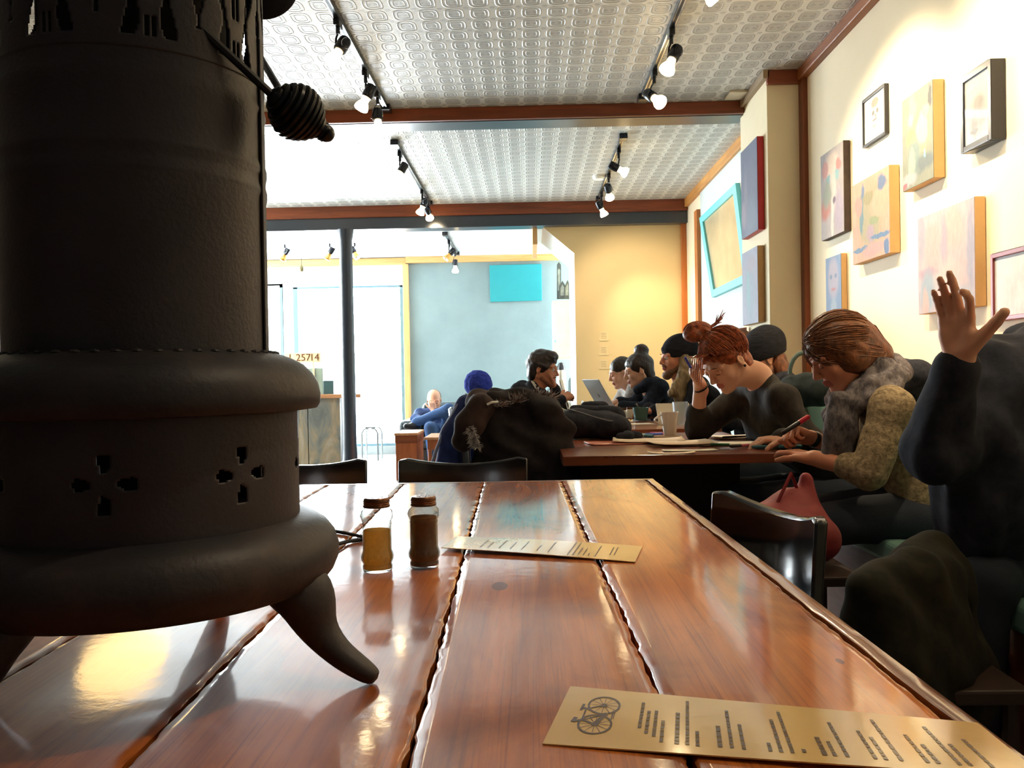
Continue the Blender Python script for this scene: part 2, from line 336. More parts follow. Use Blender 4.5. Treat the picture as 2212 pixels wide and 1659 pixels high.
# pillar on the right wall, its brown ceiling and corner trims
PX0, PY0, PY1 = 1.50, 5.38, 6.05
struct('pillar', G().lohi((PX0, PY0, 0), (XR+.05, PY1, HC)), M('pillar_paint', (236, 224, 190), .7, var=.03), bevel=.004)
struct('trim_4', G().lohi((XR-.03, 5.30, 0), (XR+.01, PY0+.01, HC)), TRIMWOOD, bevel=.004)
struct('trim_5', G().lohi((XR-.045, YB, HC-.07), (XR+.01, PY0, HC)), wood('crown_wood', (104, 56, 26), (164, 98, 50), (26, 2, 26), .45), bevel=.008)
struct('trim_6', G().lohi((PX0-.005, PY0-.035, HC-.085), (XR+.01, PY0, HC)), TRIMWOODX, bevel=.004)
struct('trim_7', G().lohi((PX0-.03, PY0-.035, HC-.05), (PX0+.005, PY1, HC)), M('pillar_crown', (150, 128, 100), .5))
struct('trim_8', G().lohi((XR-.04, PY1, HC-.09), (XR+.01, 9.25, HC)), wood('pine_crown', (176, 116, 52), (214, 158, 84), (26, 2, 26), .45), bevel=.006)
# beams: brown board on a steel joist
def beam(n, y, zb, zs, dp):
    struct('beam_%d_board' % n, G().lohi((XL-2.4, y, zb), (PX0 if n == 1 else XR, y+.04, HC)), TRIMWOODX, bevel=.006)
    struct('beam_%d_steel' % n, G().lohi((XL-2.4, y+.04, zs), (PX0+.02 if n == 1 else XR, y+dp, HC-.02)), M('beam_steel', (46, 52, 62), .28, .0, .6))
beam(1, 5.93, P(1106, 256, 5.93)[2], P(1106, 257, 5.93)[2], .24)
beam(2, 9.25, P(1106, 462, 9.25)[2], P(1106, 487, 9.25)[2], .26)
# cast-iron post under the second beam
pc = pz_(757, 1024, 0.0); pc = np.array([P(752, 800, 9.3)[0], 9.3, 0]); zt = P(1106, 487, 9.25)[2]
g = G(); g.lathe([(.15, 0), (.15, .03), (.11, .05), (.085, .16), (.078, .3), (.076, 1.2), (.07, zt-.12), (.08, zt-.08), (.09, zt-.0)], pc, 24)
struct('post', g, M('blue_black_iron', (38, 48, 62), .35, .0, .6, bmp=.2, bs=30), smooth=True)
# beige stair block on the right with a sloped cut-out, window daylight painted as white on its side faces
YP = 9.42
def q(px, py): return P(px, py, YP)
xl = q(1243, 700)[0]
poly = [(xl, YP, 0), (XR-.02, YP, 0), (XR-.02, YP, HC), (q(1160, 485)[0], YP, HC), (q(1160, 485)[0], YP, q(1160, 480)[2]), (xl, YP, q(1243, 547)[2])]
g = G(); n = len(poly); g.prism(poly, (0, 1.3, 0)); g.mi = [0, 0]+[1]*n
for i in range(n): g.mi[2+i] = 1
struct('wall_partition', g, [WARMWHITE, WHITE])
struct('trim_9', G().lohi((q(1473, 700)[0], YP-.05, 0), (q(1487, 700)[0], YP, zt)), wood('orange_trim', (170, 92, 34), (206, 126, 54), (26, 26, 2), .45), bevel=.004)
struct('trim_10', G().lohi((XR-.05, 8.55, 0), (XR+.01, 8.68, zt)), wood('orange_trim', (0, 0, 0), (0, 0, 0)), bevel=.004)
struct('wall_right_grey', G().lohi((XR-.012, PY1, 0), (XR+.002, 8.55, HC-.09)), M('pale_grey_plaster', (196, 206, 204), .75, var=.1, vs=2.4, bmp=.2, bs=8))
struct('trim_11', G().lohi((P(1160, 490, YP+.1)[0]-.05, YP+.02, q(1160, 527)[2]), (P(1160, 490, YP+.1)[0], YP+1.2, HC)), PINE)
# ================================================================ THE NEAR TABLE
TZ = .75; TR = rotm('Z', 1.15)
def T(x, y, z=0): return TR@np.array([x, y-1.0, 0])+np.array([0, 1.0, TZ+z])
TABLEWOOD = wood('varnished_plank', (136, 56, 18), (230, 134, 52), (22, 1.6, 22), .5, 1.0, .085, .05, knots=1, spec=.25)
GAPDARK = M('dark_gap', (40, 26, 20), .8)
table = thing('plank_table', 'long varnished wooden plank table in the foreground carrying the old stove', 'table', (0, 1.0, 0))
edges = [-.985, -.765, -.545, -.33, -.108, .112, .346]
Y0, Y1 = .12, 2.39
def jig(y, k, amp=.0009): return amp*(math.sin(y*61+k)+.8*math.sin(y*143+2*k)+.6*math.sin(y*17+k*3)+.9*(random.random()-.5)*2)
for i in range(len(edges)-1):
    a, b = edges[i]+.002, edges[i+1]-.002; g = G(); n = 190; vs = []; fs = []
    for j in range(n+1):
        y = Y0+(Y1-Y0)*j/n; xa, xb = a+jig(y, i), b+jig(y, i+5)
        for (x, z) in ((xa, -.045), (xa, -.003), (xa+.003, -.0003), (a+.012, 0), (b-.012, 0), (xb-.003, -.0003), (xb, -.003), (xb, -.045)): vs.append(T(x, y, z))
    for j in range(n):
        for k in range(8): fs.append((j*8+k, j*8+(k+1) % 8, (j+1)*8+(k+1) % 8, (j+1)*8+k))
    fs += [tuple(range(8)), tuple(range(n*8+7, n*8-1, -1))]
    g.add(vs, fs).build('plank', TABLEWOOD, table, smooth=True)
g = G(); n = 60; vs = []; fs = []
for j in range(n+1):
    y = Y0+(Y1-Y0)*j/n
    for (x, z) in ((.349, -.06), (.349+jig(y, 2, .0008), -.001), (.3535, .0008), (.366, .0008), (.37+jig(y, 9, .0008), -.003), (.37, -.06)): vs.append(T(x, y, z))
for j in range(n):
    for k in range(6): fs.append((j*6+k, j*6+(k+1) % 6, (j+1)*6+(k+1) % 6, (j+1)*6+k))
fs += [tuple(range(6)), tuple(range(n*6+5, n*6-1, -1))]
g.add(vs, fs).build('edge_strip', wood('edge_strip_wood', (120, 62, 26), (196, 124, 62), (30, 2, 30), .3, 1.0, .12, .1), table, smooth=True)
g = G(); c = [T(-.985, Y1, -.06), T(.37, Y1, -.06), T(.37, Y1+.02, -.06), T(-.985, Y1+.02, -.06)]; g.prism(c, (0, 0, .0605)); g.build('end_strip', wood('edge_strip_wood', (0, 0, 0), (0, 0, 0)), table, bevel=.003)
g = G(); g.prism([T(-.98, Y0, -.075), T(.345, Y0, -.075), T(.345, Y1, -.075), T(-.98, Y1, -.075)], (0, 0, .028)); g.build('underframe', M('dark_gap', (0, 0, 0)), table)
for (x, y) in ((-.9, .25), (.27, .25), (-.9, 2.26), (.27, 2.26)):
    c = T(x, y); G().lohi((c[0]-.04, c[1]-.04, 0), (c[0]+.04, c[1]+.04, TZ-.07)).build('leg', M('table_leg_wood', (52, 34, 26), .5), table, bevel=.006)
# ================================================================ THE OLD STOVE ON THE TABLE
sc = EYE+CAMR@np.array([-.3772, 0, -.8774]); sc[2] = TZ; CH = 1.05
IRON = None
def iron():
    m, nt, b = base('cast_iron', .5, .2, .4)
    t = nn(nt, 'ShaderNodeTexCoord').outputs['Object']; n = noise(nt, t, 12, 5)
    nt.links.new(ramp(nt, n, [(.35, lin((46, 45, 51))), (.6, lin((60, 54, 56))), (.8, lin((84, 68, 62)))]), b.inputs['Base Color'])
    bump(nt, b, noise(nt, t, 140, 4), .25, .002); return m
IRON = iron(); IRON2 = M('sheet_iron', (60, 56, 62), .45, .25, .5, var=.25, vs=14, bmp=.08, bs=200)
stove = thing('oil_stove', 'dark antique cylindrical iron heater with pierced crown standing on the table', 'stove', sc)
def ring_lathe(pts, n=72): return [(r, CH+z-TZ) for r, z in pts]
g = G(); g.lathe(ring_lathe([(.10, -.19), (.172, -.2), (.177, -.208), (.1815, -.206), (.188, -.198), (.193, -.186), (.193, -.176), (.1895, -.164), (.1815, -.153), (.171, -.146), (.158, -.142), (.150, -.1405)]), sc, 72)
g.build('base_ring', IRON, stove, smooth=True)
def pierced(name, r, z0, z1, hole, nt_=360, nz_=70, th=.002):
    vs = []; fs = []
    for i in range(nz_+1):
        for j in range(nt_):
            t = 2*math.pi*j/nt_; vs.append((sc[0]+r*math.cos(t), sc[1]+r*math.sin(t), CH+z0+(z1-z0)*i/nz_))
    for i in range(nz_):
        for j in range(nt_):
            if not hole(2*math.pi*(j+.5)/nt_, z0+(z1-z0)*(i+.5)/nz_): fs.append((i*nt_+j, i*nt_+(j+1) % nt_, (i+1)*nt_+(j+1) % nt_, (i+1)*nt_+j))
    o = G().add(vs, fs).build(name, IRON2, stove, smooth=True); s = o.modifiers.new('solid', 'SOLIDIFY'); s.thickness = th; return o
def rosette(t, z):
    k = 8; c = 2*math.pi/k; u = ((t+.18) % c-c/2)*.153; v = z+.088
    d = math.hypot(u, v); a = math.atan2(v, u)
    if d < .006 or d > .028: return False
    if .01 < d < .026: return math.cos(4*a) > .7-.3*math.sin((d-.01)/.016*math.pi) and math.cos(4*a) > .45
    return False
pierced('fire_drum', .153, -.145, -.025, rosette)
g = G(); g.lathe(ring_lathe([(.148, -.026), (.158, -.033), (.1735, -.031), (.1767, -.026), (.177, -.016), (.1745, -.004), (.1685, .006), (.1595, .015), (.148, .021), (.136, .0255), (.1265, .0275)]), sc, 72)
g.build('shoulder_ring', IRON, stove, smooth=True)
g = G()
for j in range(48):
    t = 2*math.pi*j/48; g.ell((sc[0]+.131*math.cos(t), sc[1]+.131*math.sin(t), CH+.0265), (.005, .005, .0025), n=6, m=4)
g.build('beading', IRON, stove, smooth=True)['kind'] = 'stuff'
up = [(.1247, .025), (.1247, .183), (.1262, .19), (.1262, .194), (.1247, .2), (.1247, .206), (.1262, .212), (.1262, .216), (.1247, .222), (.1247, .268), (.1262, .274), (.1247, .28), (.1247, .296)]
G().lathe(ring_lathe(up), sc, 96, cap=False).build('upper_drum', IRON2, stove, smooth=True)
def crown(t, z):
    k = 9; c = 2*math.pi/k; u = ((t+.35) % c-c/2)/(c/2); v = (z-.303)/.18
    if v < .02 or v > .95: return False
    w = math.sin(v*math.pi*2.4+.3)*.35
    a = abs(abs(u)-.5-w*.5); b_ = abs(u)
    return (a < .10+.05*math.sin(v*19)) or (b_ < .09+.06*math.sin(v*23+1) and v > .12) or (abs(abs(u)-.93) < .05 and math.sin(v*26) > -.1)
pierced('pierced_crown', .1252, .296, .5, crown, 400, 110, .0025)
G().lathe(ring_lathe([(.088, -.02), (.088, .49)]), sc, 48, cap=False).build('inner_flue', M('dark_flue', (30, 29, 31), .8), stove, smooth=True)  # dark inner cylinder, closes most of the see-through crown holes
g = G(); g.lathe(ring_lathe([(.126, .497), (.134, .503), (.136, .512), (.128, .53), (.08, .56), (.03, .575), (.0, .577)]), sc, 64); g.build('top_cap', IRON, stove, smooth=True)
# seam strip down the right side of the drum
ang = math.radians(-30)
g = G(); rr = .1262
for sgn in (0,):
    t = math.radians(2); g.box((sc[0]+rr*math.cos(t), sc[1]+rr*math.sin(t), CH+.185), (.003, .012, .32), rotm('Z', 2))
g.build('seam', IRON2, stove, bevel=.001)
# four cabriole legs
for k, a0 in enumerate((-9, 93, 180, 247)):
    t = math.radians(a0); d = np.array([math.cos(t), math.sin(t), 0]); e = np.array([-d[1], d[0], 0]); g = G()
    path = [(.13, -.183), (.153, -.198), (.168, -.21), (.176, -.223), (.18, -.237), (.186, -.25), (.197, -.263), (.21, -.2745), (.224, -.283), (.236, -.2905), (.245, -.2945)]
    rad = [.03, .037, .038, .034, .0285, .0225, .0185, .0162, .0148, .0125, .0085]
    g.tube([sc+d*r+np.array([0, 0, CH-TZ+z]) for r, z in path], rad, 14, flat=.8); o = g.build('leg', IRON, stove, smooth=True)
    sb = o.modifiers.new('sub', 'SUBSURF'); sb.levels = 1; sb.render_levels = 1
# dark burner bowl under the base
G().lathe(ring_lathe([(.03, -.24), (.06, -.236), (.075, -.22), (.08, -.198)]), sc, 40).build('burner_bowl', IRON, stove, smooth=True)
# bail handle with a coiled wire grip hanging on the right
pf = P(330, -35, .775); gA = P(590, 207, .83); gB = P(704, 288, .87); pb = P(560, 120, 1.0); gC = P(606, 198, .91)
g = G(); g.tube([pf, pf+(gA-pf)*.5+np.array([0, -.002, 0]), gA], .0042, 8); g.build('handle_wire', BLACKMETAL, stove, smooth=True)
g = G(); g.tube([pb, pb+(gC-pb)*.5, gC, gC+(gB-gC)*.3], .004, 8); g.build('handle_wire', BLACKMETAL, stove, smooth=True)
ax_, s_, u_ = frame(gB-gA); L = np.linalg.norm(gB-gA); g = G(); pts = []; N = 260
for i in range(N):
    f = i/(N-1); rr = (.0065+.0195*math.sin(math.pi*min(1, f/.86))**.8) if f < .86 else .0075; t = f*2*math.pi*11
    pts.append(gA+ax_*L*f+rr*(math.cos(t)*s_+math.sin(t)*u_))
g.tube(pts, .0029, 6); g.ell(gB, (.009, .009, .009)); g.ell(gA+ax_*.006, (.011, .011, .011))
g.build('coil_grip', M('black_coil', (26, 27, 32), .3, .3), stove, smooth=True)
g = G(); prof = [(max(.003, .0045+.015*math.sin(math.pi*min(1, f/.86))**.8), L*f) for f in np.linspace(.02, .98, 16)]; g.lathe(prof, gA, 14, ax_); g.build('grip_core', M('black_coil', (0, 0, 0)), stove, smooth=True)
# round flue damper plate at the back of the crown
dc = P(571, -28, 1.02); g = G(); g.lathe([(.001, -.003), (.036, -.002), (.0405, 0), (.036, .004), (.001, .006)], dc, 40, (0.05, -1, .1)); g.build('damper_plate', IRON, stove, smooth=True)
pv = dc+np.array([-.05, -.02, .0]); G().tube([dc, np.array([sc[0]+.06, sc[1]+.1, dc[2]+.02])], .006, 8).build('damper_pin', IRON, stove, smooth=True)
# ================================================================ SHAKERS, CORD, MENUS
LIDM = M('bronze_lid', (112, 74, 52), .32, .8, var=.15, vs=40)
def shaker(base_px, h_px, label, fillc, fillh, name, top_px):
    b = pz_(base_px[0], base_px[1], TZ+.001); Yd = b[1]; top = P(base_px[0], top_px, Yd)[2]; H = top-b[2]; k = H/.115
    t = thing(name, label, 'shaker', b)
    prof = [(.0, .0), (.0225, .0), (.0236, .004), (.0236, .009), (.0222, .012), (.0252, .018), (.0258, .023), (.0242, .029), (.0228, .033), (.0228, .073), (.0236, .0755), (.0228, .078), (.0246, .083), (.0254, .088), (.0238, .095), (.0205, .100), (.0196, .103)]
    def wob(r, z, a): return r*(1+(.055*math.sin(9*a+z*330) if .079*k < z < .098*k else 0)+(.02*math.sin(14*a) if .015*k < z < .03*k else 0))
    g = G(); g.lathe([(r*k, z*k) for r, z in prof], b, 72, wob=wob); o = g.build('jar', thin_glass('jar_glass'), t, smooth='all')
    inner = [(r*k*.93, max(.004, z)*k) for r, z in prof[1:12] if z*k < fillh]+[(.0208*k, fillh)]
    G().lathe(inner, b, 40).build('contents', fillc, t, smooth=True)
    g = G(); z0 = .101*k; pr = [(.0205, 0), (.0215, .001), (.0215, .003), (.0204, .0045), (.0212, .006), (.0204, .0075), (.0212, .009), (.0205, .0115), (.0202, .0135), (.0185, .0152), (.0, .0158)]
    g.lathe([(r*k, z0+z*k) for r, z in pr], b, 40); o = g.build('lid', LIDM, t, smooth=True)
    g = G()
    for i in range(7):
        a = i*math.pi*2/6; rr = .0 if i == 6 else .009; g.lathe([(.0013, 0), (.0013, .0004)], b+np.array([rr*math.cos(a), rr*math.sin(a), z0+.0157*k]), 8)
    g.build('holes', BLACK, o); return t
SALT = powder('amber_salt', (255, 206, 126), .75); PEPPER = powder('dark_pepper', (136, 98, 66), .55)
shaker((816, 1232), 0, 'glass salt shaker with pale amber contents, nearer the stove', SALT, .063, 'salt_shaker', 1076)
shaker((917, 1224), 0, 'glass pepper shaker filled with dark brown pepper, beside the menu card', PEPPER, .079, 'pepper_shaker', 1073)
# black cord looping out from behind the stove
def onT(px, py, dz=.004): return pz_(px, py, TZ+dz)
cord = G(); c1 = [onT(560, 1215), onT(640, 1172), onT(700, 1147), onT(745, 1150), onT(775, 1160), onT(808, 1162), onT(780, 1160)]
pts = [onT(*p) for p in ((600, 1155), (660, 1147), (712, 1146), (745, 1151), (772, 1157), (795, 1162), (800, 1166), (780, 1166), (750, 1170), (722, 1177), (670, 1195), (600, 1230), (540, 1270))]
cv = []
for i in range(len(pts)-1):
    for f in (0, .5): cv.append(pts[i]*(1-f)+pts[i+1]*f)
cord.tube(cv+[pts[-1]], .0034, 8)
tag(cord.build('power_cord', M('black_rubber', (26, 27, 30), .5), smooth=True), 'black cord looping on the table between stove and salt shaker', 'cord')
def menu(name, corners, label, lift, printer, curl=0.0):
    p = [onT(*c, .0012) for c in corners]          # far-left, far-right, near-right, near-left
    p = [q_+np.array([0, 0, l]) for q_, l in zip(p, lift)]
    t = thing(name, label, 'menu', p[3]); g = G(); n = 30; vs = []; fs = []
    def at(u, v): return (p[3]*(1-u)+p[2]*u)*(1-v)+(p[0]*(1-u)+p[1]*u)*v+np.array([0, 0, curl*math.sin(math.pi*u)*(.6+.4*v)])
    for i in range(n+1):
        for v in (0, .25, .5, .75, 1): vs.append(at(i/n, v))
    for i in range(n):
        for k in range(4): fs.append((i*5+k, (i+1)*5+k, (i+1)*5+k+1, i*5+k+1))
    o = g.add(vs, fs).build('card', M('laminated_card', (234, 192, 118), .16, 0, .7, var=.05, vs=14, coat=1.0, bmp=.04, bs=30), t)
    so = o.modifiers.new('s', 'SOLIDIFY'); so.thickness = .0011; so.offset = -1
    gp = G(); printer(gp, lambda u, v: at(u, v)+np.array([0, 0, .00035])); tag(gp.build('print', M('brown_print', (78, 52, 34), .35, coat=.6), o), kind='stuff')
    return t
def rect(gp, at, u0, u1, v0, v1, n=1):
    for i in range(n):
        a = u0+(u1-u0)*i/n; b = u0+(u1-u0)*(i+1)/n; gp.add([at(a, v0), at(b, v0), at(b, v1), at(a, v1)], [(0, 1, 2, 3)])
def seg(gp, at, a, b, w, asp):
    a = np.array(a); b = np.array(b); d = b-a; d = d*np.array([asp, 1]); L = np.linalg.norm(d); nrm = np.array([-d[1], d[0]])/L*w/2/np.array([asp, 1])
    gp.add([at(*(a+nrm)), at(*(b+nrm)), at(*(b-nrm)), at(*(a-nrm))], [(0, 1, 2, 3)])
def circ(gp, at, c, r, w, asp, n=36):
    for i in range(n):
        t0, t1 = 2*math.pi*i/n, 2*math.pi*(i+1)/n
        q4 = [(c[0]+rr*math.cos(t)/asp, c[1]+rr*math.sin(t)) for rr, t in ((r-w, t0), (r+w, t0), (r+w, t1), (r-w, t1))]
        gp.add([at(*p_) for p_ in q4], [(0, 1, 2, 3)])
def words(gp, at, u, v0, v1, wd=.006, bold=1.0):
    v = v0
    while v < v1:
        L = random.uniform(.03, .085); rect(gp, at, u-wd*bold, u+wd*bold, v, min(v1, v+L)); v += L+.014
def print_front(gp, at):
    asp = 4.0
    w1, w2 = (.108, .685), (.1, .35); r = .155
    for c in (w1, w2):
        circ(gp, at, c, r, .011, asp); circ(gp, at, c, .02, .012, asp, 12)
        for k in range(12): t = k*math.pi/6; seg(gp, at, c, (c[0]+r*math.cos(t)/asp, c[1]+r*math.sin(t)), .006, asp)
    seat, bb, hd, st = (.06, .54), (.112, .47), (.062, .40), (.066, .63)
    for a, b, w in ((w2, (.115, .50), .03), ((.115, .50), (.067, .60), .018), (w2, (.066, .40), .018), ((.066, .40), (.067, .60), .018), ((.066, .40), (.115, .52), .018), (w1, (.067, .60), .02), ((.067, .60), (.055, .62), .03), ((.055, .57), (.057, .68), .028), ((.048, .37), (.07, .41), .03), ((.046, .36), (.05, .44), .04), (w2, (.118, .53), .05), ((.105, .5), (.122, .53), .06)): seg(gp, at, a, b, w, asp)
    rect(gp, at, .133, .137, .44, .6); rect(gp, at, .1385, .1405, .46, .58)
    cols = [(.205, .34, .80), (.222, .26, .66), (.24, .22, .68), (.258, .14, .5), (.292, .13, .66), (.315, .13, .9), (.337, .12, .36), (.385, .13, .48), (.41, .13, .78), (.435, .12, .55), (.49, .12, .26), (.512, .12, .68), (.535, .12, .86), (.56, .14, .2), (.60, .12, .42), (.62, .12, .36), (.645, .12, .72), (.70, .12, .6), (.72, .12, .5), (.75, .12, .85), (.80, .12, .6), (.82, .12, .45), (.86, .12, .8), (.88, .12, .5), (.92, .12, .6)]
    for i, (u, a, b) in enumerate(cols): words(gp, at, u, a, b, .0042, 1.25 if i in (4, 7, 14) else 1.0)
def print_back(gp, at):
    for i, (u, a, b) in enumerate([(.2, .2, .8), (.24, .2, .6), (.3, .2, .85), (.36, .2, .7), (.42, .2, .8), (.5, .2, .6), (.56, .2, .85), (.665, .1, .95), (.69, .1, .95), (.715, .15, .6), (.74, .15, .55), (.765, .15, .3), (.80, .1, .8), (.865, .3, .8), (.885, .3, .8)]): words(gp, at, u, a, b, .0035)
menu('menu_card', [(1232, 1482), (2112, 1561), (2262, 1700), (1172, 1606)], 'laminated menu card with bicycle drawing at the bottom right table edge', (0, 0.0, .006, 0), print_front, .0)
menu('menu_card', [(986, 1163), (1388, 1181), (1372, 1215), (953, 1190)], 'laminated menu card lying behind the pepper shaker in the middle of the table', (.004, .001, .001, .006), print_back, .002)
# ================================================================ TRACK LIGHTS
TRACKM = M('track_black', (28, 32, 40), .25, .3); BULB = emitter('warm_bulb', (1, .78, .45), 28); BULBOFF = glass('unlit_bulb', (255, 235, 200), .1)
BRASS = M('bulb_reflector', (214, 164, 84), .25, .6)
def track(x, y0, y1, label, z=HC, zdir='y', name='light_track'):
    t = thing(name, label, 'light track', (x, y0, z))
    if zdir == 'y':
        G().lohi((x-.018, y0, z-.028), (x+.018, y1, z)).build('rail', TRACKM, t, bevel=.003)
        for s in (-1, 1): G().lohi((x+s*.0105-.0035, y0+.02, z-.0292), (x+s*.0105+.0035, y1-.06, z-.0275)).build('conductor', CHROME, t)
        for yy in (y0, y1): G().lohi((x-.032, yy-.05, z-.04), (x+.032, yy+.05, z)).build('feed_box', TRACKM, t, bevel=.004)
    else:
        G().lohi((x, y0-.018, z-.028), (y1, y0+.018, z)).build('rail', TRACKM, t, bevel=.003)
        G().lohi((y1-.1, y0-.03, z-.04), (y1, y0+.03, z)).build('feed_box', TRACKM, t, bevel=.004)
    return t
NL = [0]
def lamp(x, y, aim, label, watt=40, lit=True, z=HC, side=-1, drop=.16, spot=75, group=None):
    t = thing('track_lamp', label, 'lamp', (x, y, z), group); z0 = z-.028
    G().lohi((x-.016, y-.04, z0-.035), (x+.016, y+.04, z0)).build('adapter', TRACKM, t, bevel=.004)
    G().tube([(x, y, z0-.03), (x, y, z0-.07)], .011, 10).build('stem', TRACKM, t, smooth=True)
    d, sx, u = frame(aim); piv = np.array([x, y, z0-drop])
    arm = G(); arm.tube([(x, y, z0-.065), (x+sx[0]*.018, y+sx[1]*.018, z0-.085), piv+sx*.042-d*.02], .006, 6, flat=.5); arm.build('yoke', TRACKM, t, smooth=True)
    sk = piv-d*.09
    G().lathe([(.001, 0), (.029, .002), (.033, .012), (.033, .075), (.028, .084)], sk, 20, d).build('socket', TRACKM, t, smooth=True)
    b0 = sk+d*.08
    G().lathe([(.021, 0), (.024, .016), (.023, .03), (.033, .046), (.042, .066), (.042, .074)], b0, 20, d, cap=False).build('bulb_body', (emitter('bulb_glow', (1, .72, .36), 7) if lit else BRASS), t, smooth=True)
    bf = G(); bf.lathe([(.0415, .072), (.043, .08), (.036, .087), (.001, .092)], b0, 20, d); bf.build('bulb_face', BULB if lit else BULBOFF, t, smooth=True)
    lp = [sk-d*.0+np.array([0, 0, -.0])+u*.025*math.sin(a)-d*(.03+.03*math.cos(a)) for a in np.linspace(0, 2*math.pi, 14)]
    G().tube([p_+d*.07+sx*-.03 for p_ in lp], .0018, 5).build('cable', BLACK if NL[0] % 2 else CHROME, t, smooth=True); NL[0] += 1
    if lit and watt:
        l = bpy.data.lights.new('spot', 'SPOT'); l.energy = watt; l.color = (1, .80, .53); l.spot_size = math.radians(spot); l.spot_blend = .7; l.shadow_soft_size = .03
        o = bpy.data.objects.new('bulb_light', l); C.objects.link(o); o.parent = t
        lo = b0+d*.105-np.array([x, y, z]); o.location = lo; o.rotation_euler = Vector(d).to_track_quat('-Z', 'Y').to_euler()
    return t
XTL, XTR = -.95, .785
track(XTL, .6, 5.86, 'black ceiling track over the near section, left of the stove handle side')
track(XTR, .6, 5.78, 'black ceiling track over the near section, nearer the painted wall')
track(-1.03, 6.75, 9.1, 'black ceiling track between the two beams, on the window side')
track(.755, 6.72, 9.05, 'black ceiling track between the two beams, on the right')
track(-3.2, 2.6, 5.3, 'added black ceiling track, unseen on the far left behind the stove')  # unseen track added to carry warm lamps for the golden table reflection
lamp(XTL, 4.38, (-.45, -.45, -1), 'lit track spotlight hanging first on the near left ceiling track', 25, side=-1)
lamp(XTL, 5.12, (-.5, -.1, -1), 'lit track spotlight in the middle of the near left ceiling track', 25)
lamp(XTL, 5.52, (.1, -.35, -1), 'lit track spotlight at the beam end of the near left track', 25, drop=.18)
lamp(XTR, 4.62, (-.5, -.3, -1), 'lit track spotlight on the near right track pointing down left', 30)
lamp(XTR, 5.25, (.5, -.8, -.7), 'glaring track spotlight at the beam end of the near right track', 90)
lamp(-1.03, 7.0, (-.55, -.2, -1), 'lit track spotlight first on the middle left ceiling track', 30)
lamp(-1.03, 8.45, (-.4, -.2, -1), 'lit track spotlight second on the middle left ceiling track', 30)
lamp(-1.03, 8.95, (.1, .9, -.6), 'track spotlight glowing onto the second beam by the black post', 25, drop=.13)
lamp(.755, 7.05, (.9, .12, -.45), 'lit track spotlight first on the middle right track, facing the wall', 26)
lamp(.755, 7.95, (.25, .9, -.7), 'lit track spotlight in the middle of the middle right track', 60)
lamp(.755, 8.75, (.5, .25, -1), 'lit track spotlight at the far end of the middle right track', 60)
for i, (y, tz, w) in enumerate(((3.75, 1.85, 112), (2.95, 1.75, 100), (2.15, 1.7, 70), (1.3, 1.7, 34))):
    aim = np.array([XR, y+.25, tz])-np.array([XTR, y, HC-.2]); lamp(XTR, y, aim, 'track spotlight above the seats, number %s from the beam, washing the painting wall' % ('three', 'four', 'five', 'six')[i], w, spot=84)
for i, y in enumerate((4.3, 4.9, 3.6)): lamp(-3.2, y, (-.1, -.75, -.8), 'added track spotlight on the unseen far left track behind the stove, %s' % ('middle one', 'closest to the beam', 'nearest one')[i], 45)  # warm spots added out of view for the golden patch on the table
gl_ = thing('added_glow_globe', 'added warm glowing globe, unseen behind the stove, for the golden table reflection', 'lamp', (-2.8, 5.75, HC))  # unseen globe added so that a golden patch reflects in the table
G().ell((-2.8, 5.75, 2.36), (.3, .3, .28), None, 28, 18).build('shade', emitter('added_globe_glow', (1, .66, .26), 5.0), gl_, smooth='all')
G().tube([(-2.8, 5.75, 2.62), (-2.8, 5.75, HC)], .004, 6).build('cord', BLACK, gl_)
for y_, tgt, lab in ((2.5, (.12, 1.75, .75), 'track spotlight over the chairs, tilted down onto the plank table'), (.95, (.16, 1.0, .75), 'track spotlight nearest the viewer, tilted down onto the menu card')):
    lamp(XTR, y_, np.array(tgt)-np.array([XTR, y_, HC-.2]), lab, 34, spot=46)
# smoke detector and access plate on the ceilings
c = pz_(1293, 380, HC); g = G(); g.lathe([(.001, -.035), (.045, -.035), (.055, -.02), (.058, 0)], c, 24); tag(g.build('smoke_detector', WHITE, smooth=True), 'round white smoke detector on the ceiling by the middle right track', 'detector')
c = pz_(1590, 203, HC); tag(G().box(c+np.array([0, 0, -.008]), (.12, .16, .014)).build('ceiling_plate', M('cream_plate', (214, 206, 184), .5), bevel=.003), 'small cream plate on the ceiling in the corner by the pillar', 'plate')
# far room: cross track, end track, pendant
ya = 10.3; za = P(700, 520, ya)[2]+.02
t = track(P(560, 520, ya)[0], ya, P(788, 520, ya)[0], 'black track running across the bright front room by the post', za, 'x')
for px_c in (640, 730): G().tube([(P(px_c, 520, ya)[0], ya, za), (P(px_c, 520, ya)[0], ya, FH)], .006, 6).build('hanger', TRACKM, t)
for pxl, nm in ((615, 'left'), (712, 'middle'), (766, 'right')):
    lamp(P(pxl, 520, ya)[0], ya, (-.5, .2, -.8) if pxl < 750 else (.5, -.2, -.8), '%s unlit spotlight on the cross track in the bright front room' % nm, 0, lit=False, z=za, drop=.15)
xa = P(968, 500, 10.0)[0]; xb = xa
track(xa, 9.65, 11.2, 'ceiling track in the front room leading to the grey wall', FH)
lamp(xa, 10.1, (-.6, -.2, -.7), 'unlit spotlight on the front room track by the beam', 0, lit=False, z=FH)
lamp(xa, 10.9, (0, -.25, -1), 'lit spotlight hanging before the grey wall', 15, z=FH, drop=.2)
c = P(652, 600, 10.9); t = thing('pendant_lamp', 'pale dome pendant lamp hanging before the bright window', 'lamp', (c[0], c[1], FH))
G().lathe([(.10, -.03), (.098, 0), (.085, .035), (.05, .065), (.02, .075), (.016, .10)], (c[0], c[1], c[2]-.02), 28, cap=False).build('shade', M('pale_enamel', (196, 198, 192), .4), t, smooth=True)
